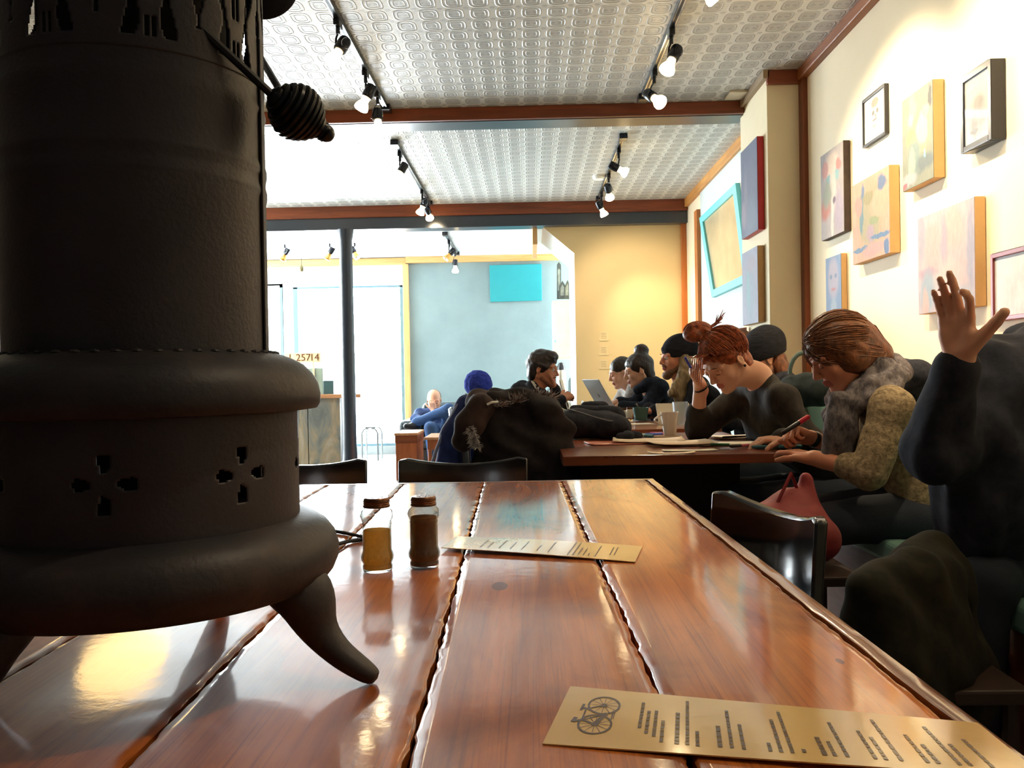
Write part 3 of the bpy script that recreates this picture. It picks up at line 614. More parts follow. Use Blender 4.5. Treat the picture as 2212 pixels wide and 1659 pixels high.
G().lathe([(.02, 0), (.024, .02), (.022, .06), (.008, .08)], (c[0], c[1], c[2]+.08), 16).build('cap', M('brass_dark', (92, 82, 50), .4, .5), t, smooth=True)
G().tube([(c[0], c[1], c[2]+.15), (c[0], c[1], FH)], .004, 6).build('cord', BLACK, t); G().lathe([(.05, -.02), (.05, 0)], (c[0], c[1], FH), 20).build('ceiling_rose', WHITE, t)
# ================================================================ PAINTINGS
def canvas(name, label, cs, X, blobs, basec, sidem, depth=.04, cat='painting', nz=5, frame_=None, brush=.12, gl=False):
    pts = [px_(*c, X-depth) for c in cs]           # TL TR BR BL in the photo; left is farther away
    yf = (pts[0][1]+pts[3][1])/2; yn = (pts[1][1]+pts[2][1])/2; zt_ = (pts[0][2]+pts[1][2])/2; zb_ = (pts[2][2]+pts[3][2])/2
    w, h = yf-yn, zt_-zb_; cc = np.array([X, (yf+yn)/2, (zt_+zb_)/2]); t = thing(name, label, cat, cc)
    mt = painting(name+'_paint', basec, [(1-b[0],)+tuple(b[1:]) for b in blobs], nz, w, h, brush)
    if frame_:
        fw, fm = frame_; g = G()
        for (a, b_) in (((yn, zb_), (yn+fw, zt_)), ((yf-fw, zb_), (yf, zt_)), ((yn+fw, zt_-fw), (yf-fw, zt_)), ((yn+fw, zb_), (yf-fw, zb_+fw))): g.lohi((X-depth, a[0], a[1]), (X-.002, b_[0], b_[1]))
        g.build('frame', fm, t, bevel=.002)
        G().lohi((X-depth+.008, yn+fw, zb_+fw), (X-.006, yf-fw, zt_-fw)).build('picture', mt, t)
        if gl: G().lohi((X-depth+.003, yn+fw, zb_+fw), (X-depth+.005, yf-fw, zt_-fw)).build('glass', pane_glass('pane_glass'), t)
    else:
        G().lohi((X-depth+.002, yn, zb_), (X-.003, yf, zt_)).build('stretcher', sidem, t, bevel=.002)
        G().lohi((X-depth, yn+.001, zb_+.001), (X-depth+.003, yf-.001, zt_-.001)).build('canvas', mt, t, bevel=.001)
    return t
PALE = M('raw_pine_edge', (190, 152, 100), .6); DKEDGE = M('dark_painted_edge', (52, 38, 34), .6, var=.5, vs=30)
canvas('canvas_painting', 'tall canvas of a pale masked figure with dark painted edge, beside the pillar', [(1773, 337), (1821, 304), (1823, 498), (1774, 523)], XR,
       [(.5, .82, .3, .14, (226, 206, 190), .5), (.2, .8, .14, .1, (214, 150, 140), .4), (.8, .78, .12, .07, (206, 128, 120), .4), (.35, .66, .1, .06, (120, 176, 184), .3), (.72, .68, .1, .06, (140, 186, 190), .3), (.55, .5, .14, .25, (222, 214, 204), .6), (.2, .35, .22, .12, (206, 120, 96), .6), (.3, .5, .2, .15, (150, 158, 140), .7), (.8, .25, .2, .25, (178, 164, 184), .7), (.5, .2, .06, .25, (228, 220, 214), .4), (.6, .4, .07, .04, (110, 90, 110), .4)], (176, 168, 166), DKEDGE, nz=7)
canvas('canvas_painting', 'narrow blue canvas with a pale smiling face above the scarfed woman', [(1783, 561), (1816, 545), (1818, 676), (1785, 690)], XR,
       [(.5, .62, .33, .34, (184, 178, 200), .4), (.36, .66, .08, .04, (110, 130, 168), .3), (.66, .66, .08, .04, (110, 130, 168), .3), (.5, .45, .14, .03, (196, 130, 140), .3), (.5, .1, .2, .2, (170, 190, 212), .5)], (118, 146, 188), PALE, .035, nz=4, brush=.06)
canvas('framed_drawing', 'small black framed drawing of a skull with a cap', [(1861, 221), (1912, 177), (1910, 288), (1863, 322)], XR,
       [(.52, .62, .2, .22, (214, 212, 200), .3), (.52, .8, .17, .1, (150, 144, 128), .4), (.44, .6, .05, .05, (110, 108, 104), .4), (.62, .6, .05, .05, (120, 116, 110), .4), (.5, .45, .1, .02, (120, 118, 112), .4), (.48, .32, .1, .06, (186, 182, 172), .7), (.54, .52, .03, .04, (140, 136, 130), .4)], (242, 240, 230), None, .022, 'picture', 4, (.012, BLACK), .04)
canvas('canvas_painting', 'square canvas of orange, blue and green angular shapes with pine edge', [(1841, 404), (1921, 353), (1922, 545), (1842, 574)], XR,
       [(.5, .5, .35, .4, (176, 164, 124), .5), (.75, .62, .22, .2, (222, 176, 140), .4), (.82, .86, .12, .1, (96, 118, 160), .3), (.3, .85, .05, .1, (104, 126, 166), .3), (.27, .6, .05, .24, (106, 140, 150), .3), (.18, .7, .1, .12, (216, 152, 136), .4), (.5, .3, .1, .12, (178, 150, 160), .5), (.75, .25, .26, .035, (92, 128, 170), .3), (.2, .16, .2, .03, (96, 132, 168), .3), (.6, .1, .3, .08, (220, 160, 150), .4), (.12, .4, .1, .08, (226, 164, 140), .4), (.92, .1, .05, .1, (88, 120, 168), .3), (.6, .45, .14, .06, (150, 160, 110), .5), (.45, .75, .14, .08, (160, 150, 100), .5)], (224, 166, 136), PALE, .05, nz=6, brush=.16)
canvas('canvas_painting', 'tall olive green abstract canvas between two framed drawings', [(1947, 221), (2014, 169), (2017, 380), (1951, 418)], XR,
       [(.35, .8, .12, .2, (170, 172, 150), .6), (.3, .68, .1, .1, (128, 168, 176), .5), (.65, .55, .2, .2, (170, 158, 166), .5), (.65, .6, .26, .28, (150, 160, 120), .3), (.66, .56, .18, .17, (184, 166, 172), .4), (.3, .55, .14, .1, (178, 188, 110), .6), (.4, .3, .2, .2, (120, 142, 138), .6), (.3, .25, .1, .15, (160, 176, 160), .5), (.8, .75, .14, .06, (206, 170, 150), .5), (.75, .2, .3, .1, (96, 112, 112), .5), (.2, .1, .25, .07, (182, 176, 178), .5), (.1, .05, .08, .04, (170, 92, 96), .4), (.72, .3, .04, .04, (130, 206, 220), .3), (.92, .85, .06, .12, (60, 62, 66), .4)], (134, 138, 118), PALE, .05, nz=6, brush=.2)
canvas('framed_drawing', 'large black framed pencil drawing reflecting a lamp, at upper right', [(2074, 176), (2140, 120), (2141, 297), (2074, 337)], XR,
       [(.5, .4, .32, .22, (206, 206, 200), .7), (.4, .3, .1, .16, (176, 176, 172), .6), (.62, .35, .12, .1, (190, 190, 186), .6), (.55, .56, .16, .1, (196, 194, 188), .8), (.38, .22, .14, .03, (160, 160, 158), .5)], (232, 232, 226), None, .055, 'picture', 5, (.022, BLACK), .1, True)
canvas('canvas_painting', 'large pink canvas with blurred nude torso behind the raised hand', [(1978, 483), (2099, 416), (2112, 653), (1988, 686)], XR,
       [(.5, .5, .45, .5, (226, 194, 192), .6), (.28, .66, .14, .24, (230, 190, 182), .4), (.66, .78, .18, .2, (232, 194, 184), .4), (.5, .62, .05, .32, (196, 178, 192), .6), (.22, .4, .2, .05, (214, 160, 172), .6), (.2, .22, .16, .22, (172, 186, 200), .6), (.95, .55, .06, .4, (186, 180, 200), .5), (.55, .3, .22, .2, (232, 204, 196), .6), (.75, .12, .2, .1, (190, 194, 206), .6), (.06, .85, .06, .3, (190, 182, 196), .5), (.15, .08, .06, .2, (228, 190, 180), .4)], (212, 190, 196), PALE, .045, nz=4, brush=.14)
canvas('framed_whiteboard', 'white board in a thin red wood frame at the right edge', [(2136, 559), (2262, 510), (2270, 676), (2143, 698)], XR, [], (255, 255, 255), None, .025, 'board', 4, (.016, M('red_frame_wood', (132, 58, 58), .4)), .02)
REDEDGE = M('red_painted_edge', (176, 34, 44), .5)
canvas('canvas_painting', 'slate blue canvas with bright red edge high on the pillar', [(1599, 330), (1635, 295), (1637, 497), (1603, 517)], PX0,
       [(.5, .6, .4, .3, (126, 136, 166), .8), (.6, .2, .4, .2, (140, 156, 182), .8), (.3, .4, .1, .3, (150, 150, 172), .8), (.15, .25, .12, .15, (176, 166, 186), .7)], (112, 122, 152), REDEDGE, .045, nz=3)
canvas('canvas_painting', 'pale lavender canvas with pine edge low on the pillar', [(1602, 549), (1636, 530), (1638, 697), (1605, 703)], PX0,
       [(.5, .4, .3, .4, (176, 194, 214), .7), (.4, .5, .1, .3, (160, 206, 214), .6), (.6, .8, .3, .1, (198, 190, 206), .7)], (184, 188, 210), PALE, .045, nz=3)
# teal window frame leaning askew on the grey wall beyond the pillar
cs = [px_(1510, 471, XR-.05), px_(1588, 395, XR-.05), px_(1614, 608, XR-.05), px_(1537, 643, XR-.05)]
t = thing('salvaged_window', 'turquoise painted old window sash hung askew beyond the pillar', 'window frame', (XR-.05, cs[0][1], cs[3][2]))
TEAL = M('turquoise_paint', (112, 200, 204), .45, var=.06); ctr = sum(cs)/4
for a, b_ in ((0, 1), (1, 2), (2, 3), (3, 0)):
    k = .84; o4 = [cs[a], cs[b_], ctr+(cs[b_]-ctr)*k, ctr+(cs[a]-ctr)*k]; G().prism(o4, (.045, 0, 0)).build('sash_rail', TEAL, t, bevel=.003)
o4 = [ctr+(c_-ctr)*.86 for c_ in cs]; G().prism([c_+np.array([.02, 0, 0]) for c_ in o4], (.006, 0, 0)).build('pane', M('dusty_pane', (196, 178, 142), .15, 0, .8, var=.15, vs=4), t)
# turquoise panel on the far grey wall
cs = [P(1057, 573, YF-.04), P(1170, 570, YF-.04), P(1171, 649, YF-.04), P(1059, 652, YF-.04)]
tag(G().prism(cs, (0, .035, 0)).build('turquoise_panel', M('bright_turquoise', (34, 146, 156), .5, var=.04), bevel=.004), 'plain bright turquoise panel hung high on the far grey wall', 'panel')
for i, yy in enumerate((726, 757, 787)):
    c = P(1304, yy, YP); o = thing('wall_notice', '%s of the three small notices on the beige wall' % ('topmost', 'middle', 'lowest')[i], 'notice', (c[0], YP, c[2]), 'notices on the beige wall')
    G().box(c+np.array([0, -.003, 0]), (.1, .004, .105)).build('sheet', M('cream_paper', (226, 204, 158), .7), o); g = G()
    for k in range(4): g.box(c+np.array([.0, -.0055, .03-.018*k]), (.06 if k != 1 else .045, .001, .005))
    tag(g.build('lines', M('faint_print', (176, 150, 110), .7), o), kind='stuff')
# ================================================================ FURNITURE
RED_TOP = wood('red_brown_tabletop', (118, 56, 32), (170, 92, 58), (2.2, 24, 24), .3, .6, .15, .04)
def cafe_table(name, label, x0, x1, y0, y1, z=.75, th=.036, panel=False):
    t = thing(name, label, 'table', ((x0+x1)/2, (y0+y1)/2, 0))
    G().lohi((x0, y0, z-th), (x1, y1, z)).build('tabletop', RED_TOP, t, bevel=.003)
    cx, cy = (x0+x1)/2, (y0+y1)/2
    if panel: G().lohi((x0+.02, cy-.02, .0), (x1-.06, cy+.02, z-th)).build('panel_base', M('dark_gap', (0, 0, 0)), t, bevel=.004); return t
    G().lathe([(.24, 0), (.24, .012), (.06, .03), (.035, .05), (.032, z-.1), (.05, z-.06), (.14, z-th-.001)], (cx, cy, 0), 28).build('pedestal', BLACKMETAL, t, smooth=True); return t
T2 = (pz_(1213, 979, .75), pz_(1737, 985, .75)); t2x0, t2x1 = T2[0][0], T2[1][0]; t2y0 = (T2[0][1]+T2[1][1])/2; t2y1 = t2y0+1.12
cafe_table('cafe_table', 'red brown wooden table covered in papers before the two drawing women', t2x0, t2x1, t2y0, t2y1, panel=True)
T3y0 = pz_(1400, 927, .75)[1]
cafe_table('cafe_table', 'next red brown table behind the white mug with green cup', .14, 1.0, T3y0, T3y0+.75)
cafe_table('cafe_table', 'farthest red brown table holding the open silver laptop', .02, .9, 6.15, 6.95)
cafe_table('cafe_table', 'table corner at the right edge in front of the gesturing person', 1.265, 1.70, 1.1, 1.88, .785)
CHAIRM = M('glossy_black_chair', (24, 26, 32), .16, 0, .6, var=.05, coat=.6)
def make_chair(name, label, cat='chair'):
    t = thing(name, label, cat, (0, 0, 0)); h = .795
    g = G(); n = 14; vs = []; fs = []
    for i in range(n+1):
        u = -1+2*i/n; x = u*.205; bow = .045*(1-u*u); tp = h-.028*(1-abs(u)**3)*0-.03*(1-u*u)+(-.012 if abs(u) > .95 else 0)
        for (y, z) in ((-.19-bow, .50), (-.19-bow-.022, .50), (-.215-bow-.022, tp), (-.21-bow, tp)): vs.append((x, y, z))
    for i in range(n):
        for k in range(4): fs.append((i*4+k, i*4+(k+1) % 4, (i+1)*4+(k+1) % 4, (i+1)*4+k))
    fs += [(0, 1, 2, 3), tuple(range(n*4+3, n*4-1, -1))]
    g.add(vs, fs).build('backrest', CHAIRM, t, smooth=True, bevel=.006)
    g = G(); g.prism([(-.2, -.2, .44), (.2, -.2, .44), (.215, .1, .44), (.15, .21, .44), (-.15, .21, .44), (-.215, .1, .44)], (0, 0, .03)); g.build('seat', CHAIRM, t, bevel=.008)
    for s in (-1, 1):
        G().tube([(s*.185, -.225, .0), (s*.185, -.205, .44), (s*.19, -.205, .6)], .014, 8).build('leg', CHAIRM, t, smooth=True)
        G().tube([(s*.19, .19, .0), (s*.17, .16, .44)], .014, 8).build('leg', CHAIRM, t, smooth=True)
        G().tube([(s*.185, -.215, .2), (s*.18, .175, .2)], .009, 8).build('stretcher', CHAIRM, t, smooth=True)
    return t
ch0 = make_chair('cafe_chair', 'black chair at the far end of the plank table, in front of the coats')
def put(o, x, y, rz, label=None):
    o.location = (x, y, 0); o.rotation_euler = (0, 0, math.radians(rz))
    if label: o['label'] = label
    return o
ca = P(1000, 1003, 2.72); put(ch0, ca[0], 2.50, 180)
e0, e1 = pz_(1548, 1052, .795), pz_(1752, 1108, .795); CA = math.degrees(math.atan2((e0-e1)[1], (e0-e1)[0])); dv = (e0-e1)/np.linalg.norm(e0-e1); mid_ = (e0+e1)/2
CA += 0; nrm_ = np.array([-dv[1], dv[0], 0]); CX, CY = mid_[0]+nrm_[0]*.215, mid_[1]+nrm_[1]*.215
for args in ((P(650, 1003, 2.7)[0], 2.52, 181, 'black chair at the far end of the plank table, half hidden by the stove'),
             (CX, CY, CA, 'glossy black chair tucked under the right side of the plank table'),
             (-.04, 3.62, 270, 'chair hung with the dark parka at the table with papers'),
             ): put(copy_tree(ch0), *args)
for args in ((-.30, 6.5, 270, 'chair under the man in the black track jacket'), (-.42, 7.3, 270, 'chair under the person in the blue beanie'), (.02, 5.0, 270, 'empty black chair at the left side of the second table'), (.0, 5.62, 275, 'empty black chair between second and farthest table'), (.16, 4.35, 268, 'empty black chair hidden behind the black bag')): put(copy_tree(ch0), *args)
# bench along the right wall
t = thing('wall_bench', 'long teal upholstered bench with wooden ledge along the right wall', 'bench', (1.5, 3.6, 0))
BENCHW = wood('bench_wood', (92, 44, 26), (146, 82, 46), (20, 2, 20), .4, .4)
TEALV = M('teal_vinyl', (120, 158, 148), .4, var=.06, bmp=.1, bs=20)
G().lohi((1.22, 1.9, 0), (1.72, 5.3, .38)).build('bench_box', BENCHW, t, bevel=.006)
G().lohi((1.63, 1.9, .38), (1.71, 5.3, .94)).build('back_board', BENCHW, t); G().lohi((1.56, 1.9, .94), (1.72, 5.3, .965)).build('ledge', wood('ledge_wood', (176, 108, 58), (214, 150, 92), (20, 2, 20), .4), t, bevel=.004)
for i in range(4):
    y0 = 1.92+i*.845; G().lohi((1.2, y0, .38), (1.62, y0+.84, .46)).build('seat_cushion', TEALV, t, bevel=.02, segs=3); G().lohi((1.53, y0, .47), (1.63, y0+.84, .93)).build('back_cushion', TEALV, t, bevel=.02, segs=3)
# ================================================================ THINGS ON THE TABLES
WCER = M('white_ceramic', (236, 228, 218), .22, var=.02)
def mug(px, pyb, pyt, Y, label, mat=WCER, r=.041, rb=.027, handle=-1, name='mug', cat='mug'):
    b = np.array([P(px, pyb, Y)[0], Y, .757]); H = P(px, pyt, Y)[2]-.757; t = thing(name, label, cat, b)
    G().lathe([(rb*.9, 0), (rb, .002), (rb+(r-rb)*.5, H*.5), (r, H), (r-.003, H), (rb+(r-rb)*.5-.004, H*.5), (rb-.004, .008), (.001, .008)], b, 36).build('cup', mat, t, smooth=True)
    if handle:
        pts = [b+np.array([handle*(rb+(r-rb)*f-.003+.036*math.sin(a)), -.02*math.sin(a), H*f]) for f, a in zip(np.linspace(.9, .45, 9), np.linspace(0, math.pi, 9))]
        G().tube(pts, .0065, 8, flat=.7).build('handle', mat, t, smooth=True)
    G().lathe([(.001, H*.8), (rb+(r-rb)*.8-.004, H*.8)], b, 24, cap=False).build('coffee', M('coffee', (92, 58, 36), .2), t)
    return t
mug(1447, 938, 890, 3.9, 'white conical mug on the papers table with its handle to the left')
mug(1384, 905, 880, 5.25, 'green cup with a spoon on the second table', M('green_glaze', (66, 104, 96), .25), .05, .038, 0, 'cup', 'cup')
c = P(1375, 872, 5.25); G2 = G(); G2.tube([P(1383, 898, 5.25), P(1379, 880, 5.25), P(1374, 872, 5.25)], [.003, .003, .006], 6); tag(G2.build('spoon', CHROME, smooth=True), 'small spoon standing in the green cup', 'spoon')
mug(1470, 940, 868, 4.75, 'frosted water tumbler between the white mug and the leaning woman', glass('frosted_glass', (235, 240, 240), .35), .043, .034, 0, 'tumbler', 'glass')
def flatbox(name, label, cat, c, size, rz, mat, parent=None, group=None, tilt=0):
    R = rotm('Z', rz)@rotm('X', tilt); o = G().box(c, size, R).build(name, mat); return tag(o, label, cat, group)
PAPER = M('drawing_paper', (238, 214, 184), .7, var=.04); PAPER2 = M('cream_sheet', (232, 222, 200), .7, var=.04)
def onq(px, py, dz=0): p = pz_(px, py, .75); p[2] += dz; return p
def clamp2(p, hx, hy): p[0] = min(max(p[0], t2x0+hx), t2x1-hx); p[1] = min(max(p[1], t2y0+hy), t2y1-hy); return p
sheets = [(1330, 958, .24, .17, 8, .004, 'open magazine with coloured pictures at the left end of the papers table', 'magazine', 'm'),
          (1400, 955, .30, .22, -6, .009, 'large sheet of drawing paper with curled edge left of the mug', 'paper', 'p'),
          (1470, 962, .26, .19, 5, .012, 'cream paper sheet lying over the large sheet in the middle', 'paper', 'p'),
          (1580, 960, .26, .19, -3, .004, 'blank sheet under the hand of the scarfed woman', 'paper', 'q'),
          (1490, 974, .2, .07, 2, .003, 'narrow paper strip along the front table edge', 'paper', 'q'),
          (1450, 980, .17, .05, -4, .002, 'folded leaflet overhanging the front table edge', 'leaflet', 'p'),
          (1600, 945, .28, .2, 10, .004, 'drawing sheet in front of the red haired woman', 'paper', 'p')]
for (px, py, w, h, rz, dz, lab, cat, k) in sheets:
    c = onq(px, py); c[2] = .75+dz
    g = G(); n = 12; vs = []; fs = []; R = rotm('Z', rz)
    for i in range(n+1):
        for j in (0, 1): u = i/n-.5; vs.append(c+R@np.array([u*w, (j-.5)*h, .012*abs(u)*(2*abs(u))**2*(1 if k == 'p' else .3)]))
    for i in range(n): fs.append((2*i, 2*i+2, 2*i+3, 2*i+1))
    o = g.add(vs, fs).build('magazine' if k == 'm' else 'paper_sheet', M('magazine_print', (196, 112, 84), .4, var=.5, vs=22) if k == 'm' else (PAPER if k == 'p' else PAPER2), smooth='all')
    so = o.modifiers.new('s', 'SOLIDIFY'); so.thickness = .003 if k == 'm' else .0012; so.offset = 1; tag(o, lab, cat)
c = onq(1440, 947); c[2] = .753; tag(G().lathe([(.06, 0), (.062, .004), (.06, .008)], c, 28).build('cork_coaster', M('cork', (176, 138, 96), .8, var=.2, vs=60), smooth=True), 'brown round coaster in front of the white mug', 'coaster')
c = np.array([P(1447, 938, 3.9)[0], 3.9, .7505]); tag(G().lathe([(.055, 0), (.055, .006)], c, 28).build('yellow_coaster', M('yellow_felt', (226, 206, 60), .7), smooth=True), 'yellow round coaster under the white mug', 'coaster')
def marker(a, b, col, label, cap=None, r=.006):
    a = np.array(a, float); b = np.array(b, float); t = thing('marker_pen', label, 'marker', a, 'marker pens on the papers table'); d = (b-a)/np.linalg.norm(b-a); L = np.linalg.norm(b-a)
    G().lathe([(r*.8, 0), (r, .004), (r, L*.62), (r*.9, L*.62)], a, 12, d).build('barrel', M('mk_%d_%d_%d' % col, col, .35), t, smooth=True)
    cc = cap or col; G().lathe([(r*1.1, L*.62), (r*1.12, L*.95), (r*.7, L)], a, 12, d).build('cap', M('mk_%d_%d_%d' % cc, cc, .35), t, smooth=True); return t
zt2 = .761
def mk(p0, p1, col, label, cap=None, dz=0.0, r=.006):
    a = onq(*p0); b = onq(*p1); a[2] = b[2] = zt2+dz; marker(a, b, col, label, cap, r)
mk((1732, 970), (1624, 972), (62, 130, 140), 'teal marker pen at the front right of the papers table', (54, 112, 124))
mk((1640, 966), (1576, 970), (188, 92, 108), 'rose marker pen beside the teal pen', (36, 30, 36))
mk((1576, 967), (1535, 966), (52, 112, 70), 'green marker pen at the corner of the cream sheet', (40, 92, 58))
mk((1690, 962), (1640, 965), (86, 140, 88), 'pale green marker pen under the hand', (30, 32, 34))
mk((1430, 943), (1392, 945), (56, 84, 176), 'blue marker lying left of the white mug', (40, 70, 160), r=.008)
mk((1410, 948), (1385, 946), (90, 150, 166), 'light blue marker beside the blue marker', (170, 206, 206), r=.008)
mk((1434, 941.5), (1404, 942), (206, 92, 130), 'pink marker behind the blue marker', (190, 70, 110), r=.007)
mk((1640, 946), (1560, 950), (90, 70, 62), 'brown pencil on the sheet of the red haired woman', (40, 34, 34), r=.004)
# laptops, phone-book, jars on the farther tables
ALU = M('laptop_aluminium', (206, 216, 222), .35, .3, var=.02)
def laptop(name, label, hinge_a, hinge_b, top, base_dir, logo=True):
    ha, hb, tp = map(np.array, (hinge_a, hinge_b, top)); t = thing(name, label, 'laptop', ha); up = tp-ha; up_n = up/np.linalg.norm(up); ex = hb-ha
    nrm = np.cross(ex, up); nrm /= np.linalg.norm(nrm)
    lid = G().prism([ha, hb, hb+up, tp], nrm*.008).build('lid', ALU, t, bevel=.003)
    if logo:
        c = ha+ex*.5+up*.5; e1 = ex/np.linalg.norm(ex)
        for s in (-1, 1):
            g = G(); 
            off = nrm*(.0085 if s > 0 else -.0005); r = .017
            pts = []
            for k in range(28):
                a = 2*math.pi*k/28; rr = r*(1-.12*math.cos(a*2+math.pi)*.6)
                x, y = rr*math.cos(a), rr*math.sin(a)*1.05
                if abs(a) < .5 or abs(a-2*math.pi) < .5: x -= .008
                if abs(a-math.pi/2) < .25 or abs(a-3*math.pi/2) < .25: y *= .86
                pts.append(c+e1*x+up_n*y+off)
            g.prism(pts, nrm*.0004*s); lf = [c+e1*x+up_n*y+off for x, y in ((.0, .021), (.003, .027), (.01, .031), (.007, .025))]; g.prism(lf, nrm*.0004*s); tag(g.build('emblem', M('emblem_grey', (120, 128, 130), .3), lid), kind='stuff')
    bd = np.array(base_dir, float); G().prism([ha, hb, hb+bd, ha+bd], (0, 0, -.012)).build('keyboard_base', ALU, t, bevel=.003); return t
Yl = 6.3; la = P(1350, 893, Yl); lb = P(1330, 893, Yl+.28); la[2] = lb[2] = .765
laptop('laptop', 'open silver laptop before the two women with buns', [.62, 6.2, .765], [.52, 6.5, .765], [.49, 6.2, 1.0], [.2, .06, 0])
laptop('laptop', 'silver laptop edge standing beside the man in the black jacket', [.28, 6.56, .765], [.31, 6.86, .765], [.22, 6.56, 1.0], [.17, -.015, 0], False)
flatbox('notebook', 'cream notebook standing open on the second table by the tumbler', 'book', P(1455, 892, 5.2), (.2, .14, .012), 0, PAPER2, tilt=50)
flatbox('napkin', 'cream napkin lying on the second table by the green cup', 'napkin', (P(1380, 912, 4.95)[0], 4.95, .752), (.16, .12, .003), 10, PAPER2)
for i, (px, lab) in enumerate(((1345, 'short glass jar with brown lid left of the green cup'), (1360, 'short glass jar with rusty lid touching the green cup'), (1334, 'third small glass jar by the laptop'))):
    c = np.array([P(px, 895, 5.5+.1*i)[0], 5.5+.1*i, .752]); t = thing('glass_jar', lab, 'jar', c, 'jars on the second table')
    G().lathe([(.022, 0), (.024, .004), (.024, .05), (.019, .058)], c, 20).build('jar', M('milky_jar', (214, 204, 186), .2), t, smooth=True); G().lathe([(.021, .058), (.021, .07), (.001, .071)], c, 20).build('lid', LIDM, t, smooth=True)
for i, px in enumerate((1265, 1285)):
    c = np.array([P(px, 870, 6.75)[0], 6.75, .752]); tag(G().lathe([(.03, 0), (.033, .08), (.031, .08), (.028, .004), (.001, .004)], c, 20).build('water_glass', glass('clear_glass'), smooth=True), '%s of two water glasses on the farthest table' % ('left', 'right')[i], 'glass', 'water glasses')
# ================================================================ FRONT ROOM
def counter():
    x0 = P(590, 900, 10.0)[0]; x1 = P(735, 900, 10.0)[0]; zt_ = P(700, 852, 10.0)[2]
    m, nt, b = base('weathered_panel', .6); tt = nn(nt, 'ShaderNodeTexCoord').outputs['Object']; n1 = noise(nt, mapv(nt, tt, (3, 3, 1.1)), 1.6, 6, .65, .8)
    nt.links.new(ramp(nt, n1, [(.3, lin((52, 56, 58))), (.48, lin((96, 98, 94))), (.6, lin((128, 112, 88))), (.75, lin((140, 138, 128)))]), b.inputs['Base Color'])
    t = thing('counter', 'weathered grey counter with a wooden top behind the stove shoulder', 'counter', (x0, 10, 0))
    for i in range(3):
        a = x0-.35+(x1-x0+.35)*i/3; G().lohi((a+.004, 10.0, 0), (a+(x1-x0+.35)/3-.004, 10.04, zt_-.045)).build('panel', m, t, bevel=.003)
    G().lohi((x0-.35, 10.04, 0), (x1-.01, 10.6, zt_-.045)).build('counter_body', M('counter_grey', (110, 112, 108), .6), t)
    G().lohi((x0-.4, 9.95, zt_-.045), (P(778, 850, 9.95)[0], 10.65, zt_)).build('counter_top', wood('counter_top_wood', (150, 100, 66), (196, 140, 98), (2, 24, 24), .4), t, bevel=.005)
    return zt_
cz = counter()
def txt(s, size, loc, mat, parent, rx=90):
    cu = bpy.data.curves.new('t', 'FONT'); cu.body = s; cu.size = size; cu.extrude = .0015; cu.align_x = 'CENTER'; cu.align_y = 'CENTER'
    o = bpy.data.objects.new('t', cu); C.objects.link(o); dg = bpy.context.evaluated_depsgraph_get(); me = bpy.data.meshes.new_from_object(o.evaluated_get(dg)); bpy.data.objects.remove(o)
    me.materials.clear(); me.materials.append(mat); n = bpy.data.objects.new('digits', me); C.objects.link(n); n.parent = parent
    n.location = np.array(loc)-np.array(parent['org']); n.rotation_euler = (math.radians(rx), 0, 0); return n
y = 10.2; c = P(655, 772, y); t = thing('number_sign', 'cream flip number sign reading 1 257 14 on the counter', 'sign', (c[0], y, cz))
a, b_ = P(616, 784, y), P(690, 762, y); DIG = M('brown_digit', (104, 62, 34), .5)
G().lohi((a[0]-.01, y, a[2]), (b_[0]+.01, y+.03, b_[2])).build('board', M('cream_board', (232, 206, 168), .6), t, bevel=.003)
hh = (b_[2]-a[2])
for s, pxc in (('1', 626.5), ('257', 655), ('14', 679)): txt(s, hh*1.05, (P(pxc, 772, y)[0], y-.002, (a[2]+b_[2])/2), DIG, t)
for s in (-1, 1): G().lohi((c[0]+s*.12-.01, y+.005, cz), (c[0]+s*.12+.01, y+.025, a[2])).build('foot', M('cream_board', (0, 0, 0)), t)
def cbox(p0, p1, y, dp, label, name, mat, cat):
    a, b_ = P(*p0, y), P(*p1, y); g = G().lohi((min(a[0], b_[0]), y, cz), (max(a[0], b_[0]), y+dp, max(a[2], b_[2]))); return tag(g.build(name, mat, bevel=.006), label, cat)
cbox((650, 845), (697, 795), 10.22, .2, 'pale green cash register body under the number sign', 'cash_register', M('pale_green_enamel', (150, 168, 156), .4), 'register')
cbox((698, 840), (720, 822), 10.15, .15, 'small dark green tin on the counter edge', 'tin_box', M('dark_green_tin', (58, 88, 92), .4), 'box')
# bent tube stool legs by the window
t = thing('tube_stool', 'pale metal stool with bent tube legs before the shop window', 'stool', (P(810, 980, 10.7)[0], 10.7, 0)); y = 10.7
sx0, sx1 = P(781, 900, y)[0], P(815, 900, y)[0]; zt_ = P(815, 925, y)[2]
for i, (xx, yy) in enumerate(((sx0, y), (sx1, y), (sx0, y+.3), (sx1, y+.3))):
    G().tube([(xx, yy, 0), (xx, yy, zt_-.06), (xx-.03*(1 if xx == sx1 else -1), yy, zt_-.01), (xx-.08*(1 if xx == sx1 else -1), yy, zt_)], .011, 8).build('leg', M('pale_tube', (176, 186, 190), .3, .5), t, smooth=True)
G().lohi((sx0+.04, y, zt_), (sx1-.03, y+.3, zt_+.02)).build('seat', M('pale_tube', (0, 0, 0)), t, bevel=.006)
OR = wood('orange_cabinet', (148, 76, 38), (196, 112, 62), (22, 22, 2), .45)
